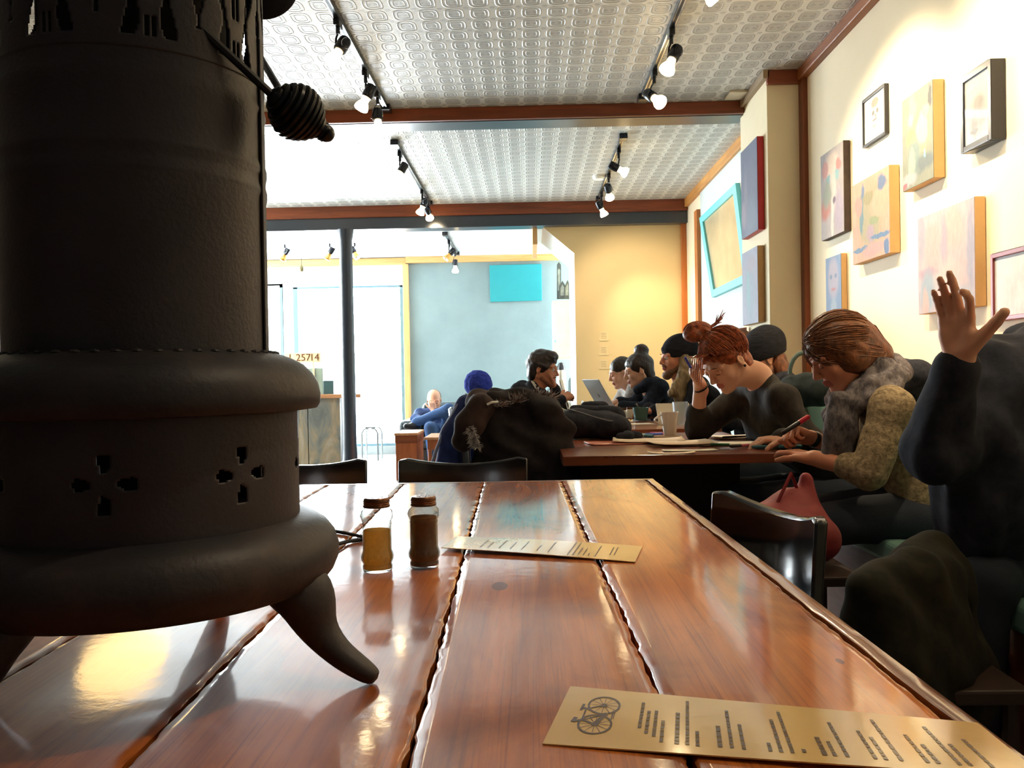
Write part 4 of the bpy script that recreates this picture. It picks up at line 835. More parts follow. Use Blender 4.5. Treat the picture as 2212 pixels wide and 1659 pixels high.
def crate(px0, px1, pyt, Y, dp, label, name):
    a = P(px0, pyt, Y); b_ = P(px1, pyt, Y); t = thing(name, label, 'cabinet', ((a[0]+b_[0])/2, Y, 0)); z = a[2]
    G().lohi((a[0]+.012, Y+.012, 0), (b_[0]-.012, Y+dp, z-.1)).build('carcass', OR, t, bevel=.004); G().lohi((a[0]+.006, Y+.006, z-.1), (b_[0]-.006, Y+dp, z-.025)).build('rail', wood('orange_cabinet_dark', (128, 64, 32), (168, 92, 50), (2, 22, 22), .45), t, bevel=.003)
    G().lohi((a[0], Y, z-.025), (b_[0], Y+dp, z)).build('top', wood('cabinet_top', (190, 130, 88), (224, 170, 126), (22, 2, 22), .4), t, bevel=.004); return t
crate(851, 902, 936, 8.6, .55, 'boxy orange wood cabinet beside the sofa in the front room', 'wood_cabinet')
a = P(916, 945, 8.4); t = thing('side_table', 'small orange wood side table partly behind the blue coat', 'table', (a[0], 8.4, 0))
G().lohi((a[0], 8.4, a[2]-.025), (a[0]+.6, 9.0, a[2])).build('top', wood('cabinet_top', (0, 0, 0), (0, 0, 0)), t, bevel=.004); G().lohi((a[0]+.03, 8.43, a[2]-.12), (a[0]+.57, 8.97, a[2]-.025)).build('apron', OR, t)
for dx in (.05, .55):
    for dy in (.05, .55): G().lathe([(.02, 0), (.016, .1), (.024, .2), (.02, a[2]-.15), (.028, a[2]-.12)], (a[0]+dx, 8.4+dy, 0), 12).build('leg', OR, t, smooth=True)
# sofa in front of the grey wall
xs = P(862, 900, 9.9)[0]; t = thing('sofa', 'dark leather sofa under the far grey wall', 'sofa', (xs+.9, 10.2, 0)); LEA = M('dark_leather', (44, 56, 62), .35, var=.15, coat=.2)
G().lohi((xs, 9.85, .05), (xs+.2, 10.7, .54)).build('arm', LEA, t, bevel=.06, segs=3); G().lohi((xs+1.45, 9.85, .05), (xs+1.65, 10.7, .54)).build('arm', LEA, t, bevel=.06, segs=3)
G().lohi((xs+.2, 9.85, .05), (xs+1.45, 10.6, .2)).build('base', LEA, t); 
for i in range(2):
    G().lohi((xs+.2+.625*i, 9.84, .2), (xs+.2+.625*(i+1), 10.45, .31)).build('seat_cushion', LEA, t, bevel=.04, segs=3); G().lohi((xs+.2+.625*i, 10.42, .28), (xs+.2+.625*(i+1), 10.66, .72)).build('back_cushion', LEA, t, bevel=.06, segs=3)
# kitchen corner glimpsed left of the beige block: white cabinet, arrow signs, thermos
Yk = 11.0
a, b_ = P(1195, 776, Yk), P(1238, 648, Yk); t = thing('wall_cabinet', 'tall white cabinet box hung beside the beige partition edge', 'cabinet', (a[0], Yk, a[2]))
G().lohi((a[0], Yk, a[2]), (b_[0]+.25, Yk+.3, b_[2])).build('carcass', M('ivory_cabinet', (226, 220, 202), .5), t, bevel=.012); G().lohi((a[0]+.004, Yk-.012, a[2]+.02), (b_[0]+.24, Yk, b_[2]-.02)).build('door', M('ivory_door', (230, 224, 206), .45), t, bevel=.006)
G().ell(P(1199.5, 737, Yk-.02), (.012, .012, .012)).build('knob', TEAL, t, smooth=True)
GS = M('grey_sign_paint', (86, 94, 94), .5, var=.35, vs=14)
for i, (pp, lab) in enumerate((([(1203, 646), (1203, 572), (1207, 566), (1212, 572), (1212, 646)], 'tall rounded grey signboard standing on the white cabinet'), ([(1208, 646), (1208, 618), (1215, 606), (1222, 618), (1222, 646)], 'pointed grey signboard with pale picture on the white cabinet'), ([(1219, 646), (1219, 620), (1226, 604), (1229, 612), (1230, 646)], 'slim dark signboard leaning at the back of the white cabinet'))):
    Ys = Yk+.1-.04*i; pts = [P(*p_, Ys) for p_ in pp]; t = thing('signboard', lab, 'sign', pts[0], 'signboards on the white cabinet'); G().prism(pts, (0, .02, 0)).build('board', GS, t)
    cc = sum(pts)/len(pts); G().prism([cc+(p_-cc)*.6+np.array([0, -.003, 0]) for p_ in pts], (0, .003, 0)).build('face', M('pale_sign_face', (150, 158, 152), .5, var=.5, vs=25), t)
kz = P(1215, 868, 10.8)[2]; kx = P(1195, 868, 10.8)[0]
t = thing('serving_counter', 'pale serving counter in the gap beside the beige partition', 'counter', (kx+.3, 10.7, 0)); G().lohi((kx, 10.75, 0), (kx+.75, 11.2, kz-.03)).build('body', WHITE, t); G().lohi((kx-.02, 10.74, kz-.03), (kx+.77, 11.22, kz)).build('top', M('pale_counter_top', (206, 206, 200), .4), t, bevel=.005)
c = np.array([P(1213, 840, 10.88)[0], 10.88, kz]); h = P(1213, 790, 10.88)[2]-kz; t = thing('coffee_airpot', 'steel coffee airpot with black pump lid by the partition edge', 'thermos', c)
G().lathe([(.055, 0), (.06, .02), (.06, h*.8), (.05, h*.9)], c, 24).build('body', M('brushed_steel', (206, 200, 186), .3, .7), t, smooth=True); G().lathe([(.052, h*.88), (.055, h*.96), (.03, h*1.08), (.001, h*1.1)], c, 20).build('pump_lid', BLACK, t, smooth=True); G().tube([c+np.array([-.04, 0, h*.95]), c+np.array([-.1, 0, h*.9]), c+np.array([-.11, 0, h*.7])], .01, 8).build('spout', BLACK, t, smooth=True)
c = np.array([P(1231, 840, 11.05)[0]+.03, 11.05, kz]); tag(G().lathe([(.04, 0), (.05, .1), (.045, .26), (.03, .3)], c, 20).build('dark_jug', M('dark_green_jug', (40, 62, 62), .4), smooth=True), 'dark green jug beside the coffee airpot', 'jug')
# picture leaning on the ledge beyond the pillar
cs = [P(1596, 709, 5.9), P(1613, 707, 5.9), P(1614, 737, 5.9), P(1597, 739, 5.9)]; cc = sum(cs)/4; t = thing('small_frame', 'tiny pink wood picture frame behind the black beanie', 'picture', cc)
for k in range(4): a, b_ = cs[k], cs[(k+1) % 4]; G().prism([a, b_, cc+(b_-cc)*.6, cc+(a-cc)*.6], (0, .015, 0)).build('frame_side', M('pink_wood', (196, 138, 116), .5), t)
G().prism([cc+(p_-cc)*.6+np.array([0, .008, 0]) for p_ in cs], (0, .004, 0)).build('picture', WHITE, t)
# ================================================================ SOFT BODIES: implicit surfaces meshed once
def RC(a, b, ra, rb, k=.02, m=0, op=1): return dict(t='c', a=np.array(a, float), b=np.array(b, float), ra=ra, rb=rb, k=k, m=m, op=op)
def EL(c, r, R=None, k=.02, m=0, op=1): return dict(t='e', c=np.array(c, float), r=np.array(r, float), R=np.eye(3) if R is None else np.array(R), k=k, m=m, op=op)
def SP(c, r, k=.02, m=0, op=1): return EL(c, (r, r, r), None, k, m, op)
def sdf(p, X, Y, Z):
    if p['t'] == 'c':
        ba = p['b']-p['a']; L2 = ba.dot(ba)+1e-12
        dx, dy, dz = X-p['a'][0], Y-p['a'][1], Z-p['a'][2]
        h = np.clip((dx*ba[0]+dy*ba[1]+dz*ba[2])/L2, 0, 1)
        return np.sqrt((dx-ba[0]*h)**2+(dy-ba[1]*h)**2+(dz-ba[2]*h)**2)-(p['ra']+(p['rb']-p['ra'])*h)
    R = p['R']; c = p['c']; r = p['r']; dx, dy, dz = X-c[0], Y-c[1], Z-c[2]
    q0 = (dx*R[0, 0]+dy*R[1, 0]+dz*R[2, 0])/r[0]; q1 = (dx*R[0, 1]+dy*R[1, 1]+dz*R[2, 1])/r[1]; q2 = (dx*R[0, 2]+dy*R[1, 2]+dz*R[2, 2])/r[2]
    k0 = np.sqrt(q0*q0+q1*q1+q2*q2); k1 = np.sqrt((q0/r[0])**2+(q1/r[1])**2+(q2/r[2])**2)
    return np.where(k1 > 1e-6, k0*(k0-1)/np.maximum(k1, 1e-6), -r.min())
def bounds(p):
    if p['t'] == 'c': r = max(p['ra'], p['rb']); return np.minimum(p['a'], p['b'])-r, np.maximum(p['a'], p['b'])+r
    e = np.sqrt(((p['R']*p['r'])**2).sum(1)); return p['c']-e, p['c']+e
def soft(name, prims, mats, vox, parent=None, org=None, wr=0, wf=26, seed=0, clipz=None):
    add = [p for p in prims if p['op'] > 0]; B = [bounds(p) for p in add]
    lo = np.min([b[0] for b in B], 0)-3*vox-wr; hi = np.max([b[1] for b in B], 0)+3*vox+wr
    n = np.ceil((hi-lo)/vox).astype(int)+1; ax = [lo[i]+vox*np.arange(n[i]) for i in range(3)]
    F = np.full(n, .5, np.float32); D = np.full(n, 9., np.float32); MI = np.zeros(n, np.int8)
    for p in prims:
        a, b = bounds(p); e = p['k']+3*vox+.004
        i0 = np.clip(np.floor((a-e-lo)/vox).astype(int), 0, n-1); i1 = np.clip(np.ceil((b+e-lo)/vox).astype(int)+1, 1, n)
        if (i1 <= i0).any(): continue
        s = tuple(slice(i0[i], i1[i]) for i in range(3)); X, Y, Z = np.meshgrid(ax[0][s[0]], ax[1][s[1]], ax[2][s[2]], indexing='ij', sparse=True)
        d = sdf(p, X, Y, Z).astype(np.float32); f = F[s]; k = p['k']
        if p['op'] > 0:
            h = np.clip(.5+.5*(f-d)/k, 0, 1); F[s] = f*(1-h)+d*h-k*h*(1-h)
            up = d < D[s]-(.002 if p['m'] else 0); D[s] = np.where(up, d, D[s]); MI[s] = np.where(up, p['m'], MI[s])
        else:
            d = -d; h = np.clip(.5-.5*(f-d)/k, 0, 1); F[s] = f*(1-h)+d*h+k*h*(1-h)
    if wr:
        X, Y, Z = np.meshgrid(*ax, indexing='ij', sparse=True); r = np.random.default_rng(seed+3); w = 0
        for i in range(5):
            v = r.normal(size=3); v[2] *= .6; v *= wf*(.6+.5*i)/np.linalg.norm(v); w = w+np.sin(X*v[0]+Y*v[1]+Z*v[2]+r.uniform(0, 6)+1.2*np.sin(X*v[1]*.5+Z*v[0]*.5))/(1+.35*i)
        F += (wr*.5*w).astype(np.float32)
    if clipz is not None:
        Z = ax[2][None, None, :]; F = np.maximum(F, (clipz-Z).astype(np.float32))
    F[0], F[-1], F[:, 0], F[:, -1], F[:, :, 0], F[:, :, -1] = .5, .5, .5, .5, .5, .5
    ins = F < 0; cn = n-1; acc = np.zeros((np.prod(cn), 3)); cnt = np.zeros(np.prod(cn)); quads = []
    st = np.array([cn[1]*cn[2], cn[2], 1])
    for a in range(3):
        o1, o2 = [(1, 2), (2, 0), (0, 1)][a]; sl0 = [slice(None)]*3; sl1 = [slice(None)]*3; sl0[a] = slice(0, -1); sl1[a] = slice(1, None)
        A, Bf = F[tuple(sl0)], F[tuple(sl1)]; idx = np.argwhere(ins[tuple(sl0)] != ins[tuple(sl1)])
        if len(idx) == 0: continue
        fa = A[tuple(idx.T)].astype(float); fb = Bf[tuple(idx.T)].astype(float); pos = idx.astype(float); pos[:, a] += fa/(fa-fb)
        ids = []
        for (d1, d2) in ((-1, -1), (0, -1), (0, 0), (-1, 0)):
            c = idx.copy(); c[:, o1] += d1; c[:, o2] += d2; ids.append(c@st)
        for cid in ids: np.add.at(acc, cid, pos); np.add.at(cnt, cid, 1)
        q4 = np.stack(ids, 1); fl = fa > 0; q4[fl] = q4[fl][:, ::-1]; quads.append(q4)
    Q = np.concatenate(quads); used = np.nonzero(cnt)[0]; mp = np.zeros(len(cnt), int); mp[used] = np.arange(len(used))
    V = lo+vox*(acc[used]/cnt[used][:, None]); Q = mp[Q]
    for _ in range(1):                                             # one light smoothing pass
        E = np.concatenate([Q[:, [0, 1]], Q[:, [1, 2]], Q[:, [2, 3]], Q[:, [3, 0]]]); s = np.zeros_like(V); c = np.zeros(len(V)); np.add.at(s, E[:, 0], V[E[:, 1]]); np.add.at(c, E[:, 0], 1); V = V*.6+.4*s/np.maximum(c, 1)[:, None]
    if org is None: org = parent['org'] if parent is not None else ((V.min(0)+V.max(0))/2*np.array([1, 1, 0])+np.array([0, 0, V[:, 2].min()]))
    org = np.array(list(org)); me = bpy.data.meshes.new(name); me.vertices.add(len(V)); me.vertices.foreach_set('co', (V-org).astype(np.float32).ravel())
    me.loops.add(Q.size); me.loops.foreach_set('vertex_index', Q.ravel().astype(np.int32)); me.polygons.add(len(Q)); me.polygons.foreach_set('loop_start', np.arange(0, Q.size, 4, dtype=np.int32)); me.polygons.foreach_set('loop_total', np.full(len(Q), 4, np.int32))
    for mm in (mats if isinstance(mats, (list, tuple)) else [mats]): me.materials.append(mm)
    if isinstance(mats, (list, tuple)) and len(mats) > 1:
        ci = np.clip(np.round((V[Q].mean(1)-lo)/vox).astype(int), 0, n-1); me.polygons.foreach_set('material_index', MI[tuple(ci.T)].astype(np.int32))
    me.update(calc_edges=True); me.polygons.foreach_set('use_smooth', np.ones(len(Q), bool)); me.validate()
    o = bpy.data.objects.new(name, me); C.objects.link(o)
    if parent is not None: o.parent = parent
    else: o.location = org
    o['org'] = [float(x) for x in org]; return o
def skin(name, col):
    m, nt, b = base(name, .5); t = nn(nt, 'ShaderNodeTexCoord').outputs['Object']; c = lin(col)
    nt.links.new(mixc(nt, noise(nt, t, 14, 4), tuple(x*.85 for x in c), tuple(min(1, x*1.12) for x in c)), b.inputs['Base Color'])
    b.inputs['Subsurface Weight'].default_value = .12; b.inputs['Subsurface Radius'].default_value = (.01, .004, .002); b.inputs['Subsurface Scale'].default_value = .5
    return m
def hairm(name, c0, c1, rough=.42, sc=(90, 90, 14)):
    m, nt, b = base(name, rough); t = nn(nt, 'ShaderNodeTexCoord').outputs['Object']
    f = noise(nt, mapv(nt, t, sc), 1, 4, .6, .5); nt.links.new(ramp(nt, f, [(.3, lin(c0)), (.7, lin(c1))]), b.inputs['Base Color']); bump(nt, b, f, .7, .006); return m
def knit(name, c0, c1, s=(70, 70, 70), rough=.9, b_=.5):
    m, nt, b = base(name, rough, 0, .2); t = nn(nt, 'ShaderNodeTexCoord').outputs['Object']
    f = noise(nt, mapv(nt, t, s), 1, 4, .6, .3); nt.links.new(ramp(nt, f, [(.32, lin(c0)), (.68, lin(c1))]), b.inputs['Base Color']); bump(nt, b, f, b_, .006); return m
SK1 = skin('skin_rosy', (226, 152, 118)); SK2 = skin('skin_fair', (232, 178, 148)); SK3 = skin('skin_tan', (206, 140, 106)); LIP = M('lips', (196, 112, 98), .45); EYEW = M('eye_white', (220, 212, 204), .2); IRIS = M('iris_dark', (52, 40, 34), .15); BROW = M('brow_brown', (96, 56, 36), .8); LASH = M('lash', (40, 26, 22), .8)
def hframe(fwd, up):
    f = np.array(fwd, float); f /= np.linalg.norm(f); u = np.array(up, float); u -= f*u.dot(f); u /= np.linalg.norm(u); l = np.cross(u, f); return np.stack([f, l, u], 1)   # columns: forward, left, up
class Head:
    def __init__(s, c, fwd, up=(0, 0, 1), k=1.0): s.c = np.array(c, float); s.R = hframe(fwd, up); s.k = k
    def p(s, x, y, z): return s.c+s.R@(np.array([x, y, z])*s.k)
    def prims(s, beard=False, jaw=1.0):
        k = s.k; R = s.R; o = [EL(s.p(-.014, 0, .03), (.097*k, .076*k, .086*k), R, .02), EL(s.p(.022, 0, -.028), (.07*k, .06*k, .084*k), R, .03)]
        for sg in (-1, 1):
            o += [RC(s.p(-.012, sg*.052, -.052), s.p(.058, sg*.016, -.098), .02*k, .018*k, .025), EL(s.p(.058, sg*.038, -.026), (.024*k, .024*k, .026*k), R, .02)]
            o += [RC(s.p(.074, sg*.05, .022), s.p(.09, sg*.012, .02), .011*k, .010*k, .012)]
        o += [SP(s.p(.074, 0, -.1), .018*k, .02)]
        for sg in (-1, 1): o += [SP(s.p(.101, sg*.033, .001), .0165*k, .010, op=-1)]
        o += [RC(s.p(.09, 0, .012), s.p(.112, 0, -.03), .0075*k, .0105*k, .010), SP(s.p(.101, .009, -.036), .0075*k, .008), SP(s.p(.101, -.009, -.036), .0075*k, .008)]
        o += [RC(s.p(.086, -.018, -.062), s.p(.0955, 0, -.059), .0042*k, .0056*k, .006, m=1), RC(s.p(.086, .018, -.062), s.p(.0955, 0, -.059), .0042*k, .0056*k, .006, m=1), RC(s.p(.084, -.015, -.069), s.p(.0935, 0, -.0715), .0045*k, .006*k, .006, m=1), RC(s.p(.084, .015, -.069), s.p(.0935, 0, -.0715), .0045*k, .006*k, .006, m=1)]
        for sg in (-1, 1):
            Re = R@rotm('Z', sg*20)@rotm('Y', 10); o += [EL(s.p(-.008, sg*.079, -.008), (.019*k, .008*k, .031*k), Re, .008), EL(s.p(-.004, sg*.087, -.004), (.009*k, .006*k, .018*k), Re, .006, op=-1)]
        return o
    def eyes(s, parent, closed=False, skinm=None, brow=BROW):
        k = s.k
        for sg in (-1, 1):
            c = s.p(.0815, sg*.032, .0); g = G(); g.ell(c, (.0125*k,)*3, s.R, 14, 10); o = g.build('eye', skinm if closed else EYEW, parent, smooth='all')
            if closed:
                g = G(); g.tube([s.p(.0845+.009*math.cos(a), sg*.032+.0125*math.sin(a), -.006) for a in np.linspace(-1.1, 1.1, 9)], .0013*k, 5); g.build('eyelash', LASH, parent, smooth=True)
            else:
                f = s.R[:, 0]*.85+s.R[:, 2]*-.35; f /= np.linalg.norm(f); g = G(); g.lathe([(.001, .0128*k), (.0055*k, .0118*k), (.006*k, .0108*k)], c, 14, f); g.build('iris', IRIS, o, smooth=True)
                g = G(); g.tube([s.p(.083+.0095*math.cos(a), sg*.032+.0125*math.sin(a), .0065) for a in np.linspace(-1.1, 1.1, 9)], .002*k, 5); g.build('eyelid', skinm, parent, smooth=True)
            g = G(); g.tube([s.p(.0955-.0009*(i-2)**2*1.2, sg*(.016+.0085*i), .024+.0035*math.sin(i*.7)) for i in range(5)], [.0028*k, .0034*k, .0034*k, .003*k, .0016*k], 6, flat=.7); g.build('eyebrow', brow, parent, smooth=True)
def hand(w, d, n, thumb, k=1.0, fat=1.0, curl=(25, 25, 25, 25), spread=(0, 0, 0, 0), tcurl=20, tout=45, m=0):
    """prims for a hand: wrist w, direction d, palm normal n, thumb = +1/-1 side of d x n"""
    d = np.array(d, float); d /= np.linalg.norm(d); n = np.array(n, float); n -= d*n.dot(d); n /= np.linalg.norm(n); s = np.cross(d, n)*thumb; w = np.array(w, float); o = []
    def Q(a, b, c): return w+(d*a+s*b+n*c)*k
    for b0, b1 in ((.022, .03), (.008, .011), (-.007, -.009), (-.02, -.027)): o.append(RC(Q(.008, b0*.75, 0), Q(.085-.004*abs(b1-.01)/.03, b1, .002), .0135*k, .0105*k, .012, m))
    o.append(RC(Q(.02, .02, .010), Q(.05, .03, .010), .014*k, .012*k, .015, m)); o.append(RC(Q(.015, -.018, .008), Q(.055, -.024, .008), .012*k, .011*k, .015, m)); o.append(RC(Q(-.03, 0, 0), Q(.01, 0, 0), .023*k, .02*k, .02, m))
    Ls = ((.042, .026, .02), (.046, .029, .021), (.043, .027, .02), (.034, .02, .018)); bs = (.03, .011, -.009, -.027); a0 = (.086, .09, .086, .078)
    for i in range(4):
        p = Q(a0[i], bs[i], .0); ang = 0; sp = math.radians(spread[i]); r = (.0088, .009, .0086, .0076)[i]*fat
        for j in range(3):
            ang += math.radians(curl[i]*(1.0, 1.2, .8)[j]); dd = (d*math.cos(sp)+s*math.sin(sp))*math.cos(ang)+n*math.sin(ang); q_ = p+dd*Ls[i][j]*k
            o.append(RC(p, q_, r*(1-.08*j)*k, r*(.93-.1*j)*k, .004 if j == 0 else .003, m)); p = q_
    p = Q(.022, .026, .006); t0 = math.radians(tout); ang = 0
    for j, L in enumerate((.044, .032, .026)):
        ang += math.radians(tcurl*(.3, .8, .8)[j]); dd = d*math.cos(t0)+s*math.sin(t0); dd = dd*math.cos(ang)+(n*.75+d*.4-s*.5)*math.sin(ang); dd /= np.linalg.norm(dd); q_ = p+dd*L*k
        o.append(RC(p, q_, (.0145, .0115, .0105)[j]*k*fat, (.0118, .0105, .009)[j]*k*fat, .008 if j == 0 else .003, m)); p = q_
    return o
def person(label, J, head, skinm, cloth, vox=.007, sleeve=(1.0, 1.0), hands=None, closed=False, brow=BROW, beard=False, wr=.004, legs=True, pants=None, cname='sweater', neckline=.05, bulk=1.0, group=None, hs=1.0, collar=None, eyes=True, cuff=True):
    A = {k: np.array(v, float) for k, v in J.items()}; pel, che, nk = A['pel'], A['che'], A['nk']; lat = A['shL']-A['shR']; lat /= np.linalg.norm(lat)
    body = head.prims() if head else []; hb = head.p(-.03, 0, -.06) if head else nk+np.array([0, 0, .08])
    if head: body += [RC(hb, nk, .05*head.k, .056*head.k, .03), RC(head.p(.01, 0, -.075), nk*.8+hb*.2, .04*head.k, .05*head.k, .03)]
    b = bulk
    tor = [RC(pel+lat*.075, che+lat*.07, .105*b, .09*b, .05), RC(pel-lat*.075, che-lat*.07, .105*b, .09*b, .05), RC(che, nk*.6+che*.4, .09*b, .07*b, .05), RC(A['shL'], nk*.85+che*.15, .055*b, .05*b, .04), RC(A['shR'], nk*.85+che*.15, .055*b, .05*b, .04), RC(che+lat*.06, A['shL'], .08*b, .058*b, .05), RC(che-lat*.06, A['shR'], .08*b, .058*b, .05)]
    arms = []; slv = []
    for s, sl in (('L', sleeve[0]), ('R', sleeve[1])):
        sh, el, wr_ = A['sh'+s], A['el'+s], A['wr'+s]; arms += [RC(sh, el, .046, .037, .02), RC(el, wr_, .037, .026, .02)]
        slv += [RC(sh, el, .062*b, .053*b, .03), SP(el, .053*b, .02)]
        if sl > 0:
            e2 = el+(wr_-el)*sl; slv += [RC(el, e2, .053*b, (.053-.013*sl)*b, .02)]
            if cuff: slv += [RC(e2-(wr_-el)*.03, e2, (.056-.013*sl)*b, (.055-.013*sl)*b, .006)]
    lp = []
    if legs:
        for s in ('L', 'R'):
            hp, kn, an = A['hip'+s], A['kn'+s], A['an'+s]; lp += [RC(hp, kn, .085, .062, .04), RC(kn, an, .06, .043, .03)]
    hp_ = []
    for s, h in (hands or {}).items(): hp_ += hand(A['wr'+s], k=hs, **h)
    inner = [dict(p, ra=p['ra']-.018, rb=p['rb']-.018) for p in tor+lp]
    t = soft('person', body+inner+arms+hp_, [skinm, LIP], vox, None, org=(pel[0], pel[1], 0)); tag(t, label, 'person', group)
    cl = tor+slv
    if collar: cl = cl+collar
    if head: cl = cl+[RC(nk+(hb-nk)*.42, hb, neckline, neckline+.02, .012, op=-1)]
    soft(cname, cl, cloth, max(vox, .007), t, wr=wr, seed=int(pel[1]*10))
    if legs:
        soft('trousers', [dict(p, ra=p['ra']+.008, rb=p['rb']+.008) for p in lp]+[RC(A['hipL'], A['hipR'], .1, .1, .04)], pants or DENIM, .012, t, wr=.005)
        for s in ('L', 'R'):
            an = A['an'+s]; fw = A.get('ft', np.array([-.17, 0, 0])); soft('shoe', [RC(an+np.array([0, 0, -.0]), an+fw*.3+np.array([0, 0, -.045]), .042, .042, .03), RC(an+np.array([0, 0, -.05])-fw*.15, an+fw+np.array([0, 0, -.055]), .035, .034, .03)], BLACK, .01, t, clipz=.004)
    if head and eyes: head.eyes(t, closed, skinm, brow)
    return t
DENIM = M('dark_denim', (38, 44, 58), .8, bmp=.2, bs=200); DARKCLOTH = knit('black_cloth', (33, 34, 41), (52, 53, 61), (40, 40, 40), .9, .3)
def seat_legs(J, x, y, dirx=-1, dy=.09, z=.53, floor=0.0):
    J.update(hipL=(x, y-dy if dirx < 0 else y+dy, z), hipR=(x, y+dy if dirx < 0 else y-dy, z)); kx = x+dirx*.42
    for s in ('L', 'R'): h = J['hip'+s]; J['kn'+s] = (kx, h[1], .50); J['an'+s] = (kx+dirx*.02, h[1], .09)
    J['ft'] = np.array([dirx*.15, 0, 0]); return J
def strands(name, mat, paths, r, parent, n=5):
    g = G()
    for p_ in paths: g.tube(p_, r if isinstance(r, list) else [r]*(len(p_)-1)+[r*.3], n)
    return tag(g.build(name, mat, parent, smooth=True), kind='stuff')
def haircap(h, extra=(), back=.012, face=(.105, 0, -.052), fr=(.085, .088, .092), low=-.05, sides=True):
    k = h.k; pr = [EL(h.p(-.018, 0, .034), ((.099+back)*k, (.078+back)*k, (.088+back)*k), h.R, .02)]
    pr += [EL(h.p(-.055, 0, low), (.055*k, .066*k, .06*k), h.R, .03)]
    pr += list(extra); pr += [EL(h.p(*face), (fr[0]*k, fr[1]*k, fr[2]*k), h.R, .012, op=-1)]; return pr
def beanie(h, slouch=0.0, long=0.0, th=.018):
    k = h.k; R = h.R@rotm('Y', 14)
    pr = [EL(h.p(-.02, 0, .05), ((.1+th)*k, (.081+th)*k, (.088+th)*k), R, .02)]
    if slouch: pr += [EL(h.p(-.07-slouch*.4, 0, .10+slouch*.3), (.07*k, .065*k, .065*k), R, .05)]
    for a in np.linspace(0, 2*math.pi, 17)[:-1]:
        p0 = h.p(-.02+.105*math.cos(a), .084*math.sin(a), .036+.024*math.cos(a)); a2 = a+2*math.pi/16; p1 = h.p(-.02+.105*math.cos(a2), .084*math.sin(a2), .036+.024*math.cos(a2)); pr.append(RC(p0, p1, .015*k, .015*k, .008))
    c = h.p(.01, 0, -.085); pr.append(EL(h.p(.0, 0, -.075), (.22*k, .16*k, .088*k), R, .008, op=-1)); return pr
def comb(name, h, mat, starts, end, n, parent, r=.0021, infl=1.0, cen=(-.018, 0, .034), rad=(.117, .096, .106), jit=.06):
    ps = []; e0 = np.array(end, float); e0 /= np.linalg.norm(e0)
    for i in range(n):
        t = i/(n-1)*(len(starts)-1); k = min(int(t), len(starts)-2); u0 = np.array(starts[k])*(1-t+k)+np.array(starts[k+1])*(t-k)+RNG.normal(size=3)*jit; u0 /= np.linalg.norm(u0)
        u1 = e0+RNG.normal(size=3)*jit*1.5; u1 /= np.linalg.norm(u1); om = math.acos(np.clip(u0.dot(u1), -1, 1)); so = math.sin(om)+1e-6; lf = infl*(1+RNG.uniform(-.012, .022)); path = []
        for f in np.linspace(RNG.uniform(0, .12), RNG.uniform(.85, 1.0), 9):
            u = (math.sin((1-f)*om)*u0+math.sin(f*om)*u1)/so; path.append(h.p(*(np.array(cen)+np.array(rad)*u*lf)))
        ps.append(path)
    return strands(name, mat, ps, r, parent, 4)
# ================================================================ PEOPLE AT THE TABLES
# --- woman with scarf, drawing
Y1_ = 3.08
hd = Head(P(1812, 763, 3.08), (-.86, -.08, -.50), (-.5, 0, .86), 1.05)
J = dict(pel=(1.40, 3.12, .56), che=P(1925, 930, 3.10), nk=P(1878, 822, 3.10), shL=P(1925, 880, 2.93), shR=P(1885, 868, 3.27), elL=P(1880, 1022, 2.92), wrL=P(1762, 990, 3.03), elR=P(1850, 985, 3.34), wrR=P(1752, 946, 3.2))
seat_legs(J, 1.36, 3.12); dL = P(1690, 968, 3.12)-J['wrL']; dR = P(1690, 915, 3.16)-J['wrR']
JK = knit('oatmeal_knit', (112, 96, 74), (186, 164, 130), (55, 55, 55), .95, .8)
w1 = person('woman in an oatmeal sweater and grey scarf drawing at the papers table', J, hd, SK1, JK, .0055, (.42, .42), dict(L=dict(d=dL, n=(-.2, .25, -1), thumb=1, curl=(22, 20, 22, 26), tout=40), R=dict(d=dR+np.array([0, 0, -.01]), n=(-.35, -.55, -.7), thumb=-1, curl=(60, 66, 70, 72), tcurl=30, tout=25)), closed=True, wr=.006, neckline=.06, collar=[SP(np.array(J['elL'])+(np.array(J['shL'])-np.array(J['elL']))*f, .0625-.006*abs(f-.25), .004) for f in (.0, .14, .28, .42, .58)]+[SP(np.array(J['elL'])+(np.array(J['wrL'])-np.array(J['elL']))*f, .056-.012*f, .004) for f in (.14, .28)])
HB = hairm('chestnut_hair', (66, 36, 20), (142, 84, 46), .4, (40, 120, 40))
hp = haircap(hd, [EL(hd.p(-.09, 0, -.02), (.06, .075, .075), hd.R, .04), EL(hd.p(-.02, .052, -.03), (.06, .045, .06), hd.R, .03), EL(hd.p(-.11, .01, -.075), (.05, .055, .05), hd.R, .04)], .018, (.12, 0, -.05), (.082, .1, .098))
soft('hair', hp, HB, .005, w1, wr=.003, wf=60)
strands('loose_strands', HB, [[hd.p(.05+.02*i, .075-.01*i, .08-.02*i), hd.p(-.02, .098, .03-.02*i), hd.p(-.09, .085, -.03-.015*i), hd.p(-.13, .05, -.07)] for i in range(4)]+[[hd.p(-.1, .03, .08), hd.p(-.14, .04, .02), hd.p(-.15, .03, -.05)]], .0022, w1)
comb('hair_strands', hd, HB, [(.35, .95, -.35), (.62, .8, .15), (.8, .45, .5), (.85, 0, .6), (.8, -.5, .5)], (-.8, .12, -.5), 170, w1, .0024, 1.02)
SCARF = knit('grey_scarf', (74, 70, 76), (142, 134, 134), (60, 60, 30), .95, .9); nk = np.array(J['nk'])
sp_ = []
